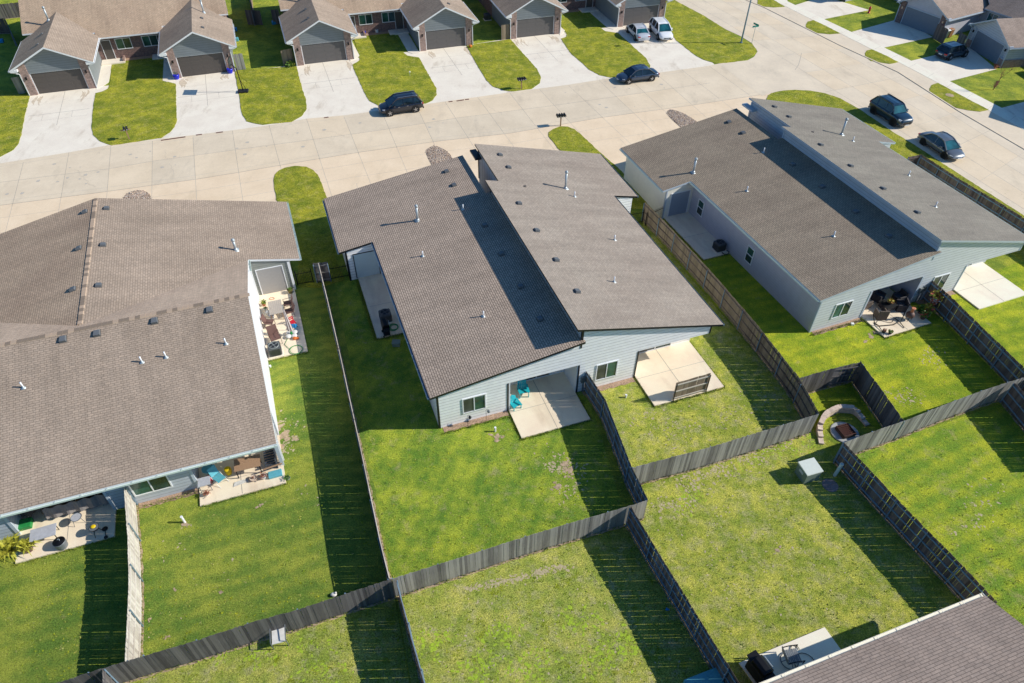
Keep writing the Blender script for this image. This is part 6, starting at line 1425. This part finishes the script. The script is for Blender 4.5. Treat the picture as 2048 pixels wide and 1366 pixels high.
for i in range(7): mb.hexa([(-.25+i*.075, .28, .45), (-.2+i*.075, .28, .45), (-.2+i*.075, .3, .45), (-.25+i*.075, .3, .45)], [(-.25+i*.075, .42, .98), (-.2+i*.075, .42, .98), (-.2+i*.075, .44, .98), (-.25+i*.075, .44, .98)])
build_each(mb, 'back_slat', 'grey_frame', t)
for x in (-.3, .3): mb = MB(); mb.tube([(x, -.28, .42), (x, -.3, .66), (x, .05, .7), (x, .33, .64)], .02, 6); mb.build('armrest', 'black_metal', t)
mb = MB(); mb.tube([(.2*math.cos(a), .2*math.sin(a), .02) for a in [i*math.pi/8 for i in range(13)]], .018); o = mb.build('looped_hose', 'black_plastic', None, loc=P(1590, 1299, .12)); tag(o, 'short black hose loop on the white slab', 'hose')
hose('dark hose curling from the house wall over the white slab', P(1610, 1328, .1), .5, 'black_plastic', 1)
mb = MB(); mb.box(-.85, -.4, 0, .85, .4, .5); o = mb.build('storage_chest', 'teal_paint', None, loc=P(1405, 1372, 0), rz=R_(20), bevel=.03); tag(o, 'pale teal storage chest cut by the bottom edge near the railed fence', 'chest')
mb = MB(); mb.poly([(-.08, -.05, .05), (.02, -.1, .09), (.1, .0, .04), (0, .08, .1)]); mb.poly([(.0, -.02, .02), (.12, -.08, .07), (.14, .05, .03)]); o = mb.build('litter', 'blue_plastic', None, loc=P(1333, 1219)); tag(o, 'scrap of pale blue litter in the fence shadow', 'litter')
t = thing('metal_chair', 'grey metal chair with pale seat standing against the long dark back fence', 'chair', P(562, 1281), R_(196)); t.scale = (1.15, 1.15, 1.15)
mb = MB(); mb.box(-.27, -.3, .42, .27, .3, .46); mb.build('seat', 'cushion_white', t); mb = MB(); mb.hexa([(-.28, -.33, .46), (.28, -.33, .46), (.28, -.29, .46), (-.28, -.29, .46)], [(-.28, -.46, .98), (.28, -.46, .98), (.28, -.42, .98), (-.28, -.42, .98)]); mb.build('backrest', 'fabric_grey', t)
for x in (-.3, .3):
    for y in (-.3, .3): mb = MB(); mb.bar((x, y, 0), (x, y, .44), .03, .03); mb.build('leg', 'grey_frame', t)
    mb = MB(); mb.tube([(x, .32, .42), (x, .3, .64), (x, -.35, .68)], .02, 6); mb.build('armrest', 'grey_frame', t)
mb = MB(); mb.blob((0, 0, .1), .12, sq=(1.4, 1, .7)); mb.blob((.1, .05, .18), .06); o = mb.build('garden_ornament', 'cushion_white', None, True, loc=P(668, 1191)); tag(o, 'small white ornament at the foot of the back fence', 'ornament')
# front yard things across the street
for lb, px, py, fl in (('cobalt blue plant pot left of the second garage door', 354, 158, None), ('cobalt blue plant pot with dried flowers right of the second garage', 461, 146, 'leaf_rust')):
    t = thing('blue_pot', lb, 'plant pot', P(px, py), 0, 'cobalt blue pots beside the garage'); mb = MB(); mb.lathe([(.22, 0), (.33, .3), (.33, .5), (.28, .52), (.26, .46)], n=16); mb.build('pot', 'cobalt', t, True)
    mb = MB(); rr = random.Random(px)
    for i in range(50): a = rr.uniform(0, 6.28); q = Vector((math.cos(a)*rr.uniform(0, .25), math.sin(a)*rr.uniform(0, .25), .5+rr.uniform(0, .25))); mb.poly([q, q+Vector((.05, .02, .03)), q+Vector((.0, .05, .05))])
    mb.build('foliage', 'leaf_rust' if fl else 'leaf_green', t)
pot('dried hanging flowers at the left pier of the farthest left garage', P(68, 187), .2, .25, 'terracotta_dark', 'leaf_rust', .4, 100, seed=31)
pot('dark red flowers at the right pier of the farthest left garage', P(187, 174), .2, .25, 'terracotta_dark', 'leaf_red', .32, 90, seed=32, flower='leaf_rust')
pot('orange flowers in the bed beside the entry steps', P(231, 118), .15, .1, 'terracotta', 'leaf_rust', .3, 80, seed=33, flower='leaf_green')
pot('dark green shrub in a pot on the first entry step', P(229, 103), .2, .3, 'black_plastic', 'leaf_green', .35, 90, seed=34)
pot('brown dry plant by the right driveway edge near the sapling', P(1990, 137), .2, .25, 'terracotta', 'leaf_rust', .4, 110, seed=35)
def shrub(label, pos, r, n, m=('leaf_green', 'leaf_yellow'), seed=1):
    t = thing('shrub', label, 'shrub', pos); rr = random.Random(seed); mb = MB()
    for i in range(n):
        d = Vector((rr.gauss(0, 1), rr.gauss(0, 1), abs(rr.gauss(0, .8)))).normalized()*r*rr.uniform(.4, 1.05); s = .08*rr.uniform(.7, 1.5)
        u = Vector((rr.uniform(-1, 1), rr.uniform(-1, 1), rr.uniform(-.5, 1))).normalized()*s; v_ = Vector((rr.uniform(-1, 1), rr.uniform(-1, 1), rr.uniform(-.4, .6))).normalized()*s
        mb.poly([d-u, d-v_, d+u, d+v_], int(rr.random() < .2))
    mb.build('foliage', list(m), t); mb = MB()
    for k in range(5): a = k*1.3; mb.cyl((0, 0, 0), (math.cos(a)*r*.5, math.sin(a)*r*.5, r*.6), .02, .01, 5)
    mb.build('stems', 'twig', t)
shrub('bushy green shrub at the foot of the pale side fence', P(581, 132), .62, 420, seed=2)
mb = MB()
for k in range(8): a = k*math.pi/4; mb.blob((.1*math.cos(a), .1*math.sin(a), .17), .15, sq=(.75, .75, 1.05))
o = mb.build('pumpkin', 'pumpkin', None, True, loc=P(941, 95)); tag(o, 'orange pumpkin on the grass by the tan side fence', 'pumpkin')
mb = MB(); mb.box(-.3, -.3, 0, .3, .3, .9); mb.box(-.33, -.35, .9, .33, .33, 1.0); 
for k, (px, py, m, lb) in enumerate(((1888, 76, 'paint_slate', 'dark wheeled bin with white lid beside a brown fence'), (1896, 74, 'bin_orange', 'brown wheeled bin standing next to the dark bin'))):
    t = thing('wheeled_bin', lb, 'bin', P(px, py), R_(25), 'wheeled bins by the driveway'); mb = MB(); mb.hexa([(-.24, -.26, .05), (.24, -.26, .05), (.24, .26, .05), (-.24, .26, .05)], [(-.3, -.33, 1.0), (.3, -.33, 1.0), (.3, .33, 1.0), (-.3, .33, 1.0)]); mb.build('body', m, t)
    mb = MB(); mb.hexa([(-.32, -.36, 1.0), (.32, -.36, 1.0), (.32, .36, 1.0), (-.32, .36, 1.0)], [(-.28, -.3, 1.1), (.28, -.3, 1.1), (.28, .3, 1.1), (-.28, .3, 1.1)]); mb.build('lid', 'white_plastic' if k == 0 else 'bin_orange', t)
    for s in (-1, 1): mb = MB(); mb.cyl((s*.27, .25, .1), (s*.32, .25, .1), .1, .1, 12); mb.build('wheel', 'tyre', t)
for px, py, m, lb in ((711, 65, 'white_plastic', 'white bucket against the brick wall of the second duplex'), (729, 69, 'cobalt', 'blue tub in the shaded bed of the second duplex'), (754, 66, 'white_plastic', 'white jug near the entry step of the second duplex'), (773, 50, 'terracotta', 'clay pot on the entry step of the second duplex')):
    mb = MB(); mb.lathe([(.17, 0), (.2, .38), (.22, .4), (.18, .41)], n=12); o = mb.build('bucket', m, None, loc=P(px, py)); tag(o, lb, 'bucket')
t = thing('garden_ornament', 'tiny white garden ornament in the middle of the pumpkin lawn', 'ornament', P(820, 152)); mb = MB(); mb.cyl((0, 0, 0), (0, 0, .45), .02, .02, 6); mb.build('stake', 'galv', t); mb = MB(); mb.blob((0, 0, .48), .09); mb.build('head', 'white_plastic', t, True)
# sapling with bare reddish twigs
t = thing('sapling_tree', 'thin young tree with sparse red brown leaves on the right lawn', 'tree', P(1986, 180))
mb = MB(); rr = random.Random(4); tips = []
def branch(p, d, L, r, k):
    q = p+d*L; mb.cyl(p, q, r, r*.65, 6)
    if k == 0: tips.append(q); return
    for _ in range(3 if k > 1 else 4):
        nd = (d+Vector((rr.uniform(-.6, .6), rr.uniform(-.6, .6), rr.uniform(-.1, .5)))).normalized(); branch(p.lerp(q, rr.uniform(.6, 1)), nd, L*rr.uniform(.5, .75), r*.55, k-1)
branch(Vector((0, 0, 0)), Vector((.18, .05, 1)).normalized(), 1.4, .045, 3); mb.build('trunk', 'twig', t)
mb = MB()
for q in tips+tips[::2]:
    for _ in range(3):
        p = q+Vector((rr.gauss(0, .12), rr.gauss(0, .12), rr.gauss(0, .15))); s = .05; mb.poly([p, p+Vector((s, rr.uniform(-s, s), s)), p+Vector((rr.uniform(-s, s), s, 0))], int(rr.random() < .3))
for _ in range(160):
    p = Vector((rr.gauss(.05, .09), rr.gauss(0, .09), rr.uniform(.25, 1.0))); mb.poly([p, p+Vector((.07, .02, .05)), p+Vector((0, .06, .08))], 0)
mb.build('crown', ['leaf_rust', 'leaf_red'], t)
# things in the gap between the first two brick duplexes
for px, py, m, lb in ((470, 62, 'blue_plastic', 'small blue box on the shaded side slab'), (473, 82, 'teal_paint', 'teal bin beside the far side slab'), (549, 48, 'blue_plastic', 'blue playset roof behind the second brick duplex'), (3, 85, 'blue_plastic', 'blue toy at the left edge behind the first house')):
    mb = MB(); mb.box(-.3, -.25, 0, .3, .25, .4); o = mb.build('storage_box', m, None, loc=P(px, py), rz=.3, bevel=.05); tag(o, lb, 'box')
# unkempt grass fringes along slabs, walls and fence feet
rr = random.Random(12); mb = MB()
def fringe(a, b, n, h=.12, w=.1):
    for _ in range(n):
        p = a.lerp(b, rr.random())+Vector((rr.gauss(0, w), rr.gauss(0, w), 0)); hh = h*rr.uniform(.5, 1.5); an = rr.uniform(0, 6.28); l = rr.uniform(-.08, .08)
        dx, dy = math.cos(an)*.022, math.sin(an)*.022
        mb.poly([(p.x-dx, p.y-dy, 0), (p.x+dx, p.y+dy, 0), (p.x+l, p.y+l*.6, hh)], rr.choice((0, 0, 0, 1)))
def fr_(f, pts, n, h=.12, w=.06):
    q = [f.w(x, y) for x, y in pts]
    for a, b in zip(q, q[1:]): fringe(a, b, int(n*(b-a).length), h, w)
fr_(FC, [(4.45, -.4), (4.45, -2.5), (9.1, -2.5), (9.1, 0)], 70); fr_(FC, [(13.3, -.4), (13.3, -2.82), (18.5, -2.82), (18.5, 1.8)], 60); fr_(FC, [(-2.1, 16), (-2.08, 9.05), (-.02, 9.05)], 110, .16, .09); fr_(FC, [(0, -.5), (4.4, -.5)], 60)
fr_(FR, [(4.55, -.3), (4.55, -2.42), (8.9, -2.42)], 60); fr_(FR, [(-2.5, 16), (-2.5, 9.85), (0, 9.85)], 60); fr_(FR, [(0, -.3), (4.5, -.3)], 80); fr_(FL, [(3.3, -1.4), (8.05, -1.4)], 60); fr_(FL, [(-1, -1.86), (-5.9, -1.86)], 60); fr_(FL, [(8.0, 9.05), (10.75, 9.05)], 60); fr_(FL, [(0.1, -.3), (3.3, -.3)], 60)
for ob in [o for o in S.objects if o.name.startswith('picket_panel')]:
    v = ob.data.vertices; base = ob.parent.location
    for i in range(0, len(v), 8):
        p = base+v[i].co
        if p.y > 60 or abs(p.x) > 45: continue
        for _ in range(6):
            fringe(p, p, 1, .16, .07)
# tufts standing proud of the mown turf in the near yards
def clear(p):
    for f in (FC, FR):
        l = f.loc(p)
        if (-.1 < l.x < 18.6 and -.1 < l.y < 24) or (-2.1 < l.x < 0 and 9 < l.y < 24) or (4.4 < l.x < 9.2 and -2.5 < l.y < 0) or (13.2 < l.x < 18.6 and -2.8 < l.y < 0) or l.y > 16: return False
    l = FL.loc(p)
    if (-13 < l.x < 8.1 and -.1 < l.y) or (3.2 < l.x < 8.1 and -1.4 < l.y < 0) or (-5.9 < l.x < -1 and -1.9 < l.y < 0) or (8 < l.x < 10.8 and l.y > 9): return False
    l = FB.loc(p)
    return not (l.y < .3 and l.x < .3)
mb2 = MB(); nt_ = 0
while nt_ < 11000:
    px, py = rr.uniform(-40, 2090), rr.uniform(380, 1400)
    p = P(px, py)
    if not clear(p): continue
    nt_ += 1; k = rr.choice((0, 1, 1, 2, 2)); r_ = rr.uniform(.03, .09); hh = rr.uniform(.02, .06)
    for _ in range(3):
        an = rr.uniform(0, 6.28); c_, s_ = math.cos(an), math.sin(an)
        mb2.poly([(p.x-s_*r_*.5, p.y+c_*r_*.5, .0), (p.x+s_*r_*.5, p.y-c_*r_*.5, .0), (p.x+c_*r_+s_*.01, p.y+s_*r_, hh)], k)
o = mb2.build('grass_tufts', ['grass_green', 'grass_weedy', 'grass_bright']); o['kind'] = 'stuff'; o['label'] = 'small tufts of taller grass scattered through the mown back yards'; o['category'] = 'grass'
o = mb.build('grass_fringe', ['grass_green', 'grass_dry']); o['kind'] = 'stuff'; o['label'] = 'longer uncut grass along slabs, walls and fence feet'; o['category'] = 'grass'
# ================================================================== CAMERA, LIGHT, WORLD
cam = bpy.data.cameras.new('camera'); co = bpy.data.objects.new('camera', cam); COL.objects.link(co)
cam.sensor_width = 36; cam.lens = F/2048*36; cam.clip_end = 3000; cam.clip_start = .5
mt = Matrix(((CR.x, CU.x, -FW.x), (CR.y, CU.y, -FW.y), (CR.z, CU.z, -FW.z))).to_4x4(); mt.translation = Vector((0, 0, H))
co.matrix_world = mt; S.camera = co
AZ, EL = R_(2), R_(32.5)
sd = Vector((math.cos(AZ)*math.cos(EL), math.sin(AZ)*math.cos(EL), math.sin(EL)))
sun = bpy.data.lights.new('sun', 'SUN'); sun.energy = 5.0; sun.angle = R_(.5); sun.color = (1, .95, .86)
so = bpy.data.objects.new('sun', sun); COL.objects.link(so); so.rotation_euler = sd.to_track_quat('Z', 'Y').to_euler()
w = bpy.data.worlds.new('World'); S.world = w; w.use_nodes = True
n = w.node_tree.nodes; l = w.node_tree.links; n.clear()
sk = n.new('ShaderNodeTexSky'); sk.sky_type = 'NISHITA'; sk.sun_disc = False; sk.sun_elevation = EL; sk.sun_rotation = math.pi/2-AZ
sk.air_density = 1.; sk.dust_density = .6; sk.ozone_density = 2.
bg = n.new('ShaderNodeBackground'); bg.inputs['Strength'].default_value = .095; wo = n.new('ShaderNodeOutputWorld')
tn = n.new('ShaderNodeMix'); tn.data_type = 'RGBA'; tn.blend_type = 'MULTIPLY'; tn.inputs[0].default_value = 1; tn.inputs[7].default_value = (.5, .88, 1.2, 1); l.new(sk.outputs[0], tn.inputs[6]); l.new(tn.outputs[2], bg.inputs[0]); l.new(bg.outputs[0], wo.inputs[0])
S.view_settings.view_transform = 'Standard'; S.view_settings.look = 'None'; S.view_settings.exposure = 0
S.render.resolution_x = 1024; S.render.resolution_y = 683
try: S.cycles.use_adaptive_sampling = True; S.cycles.use_denoising = True
except Exception: pass
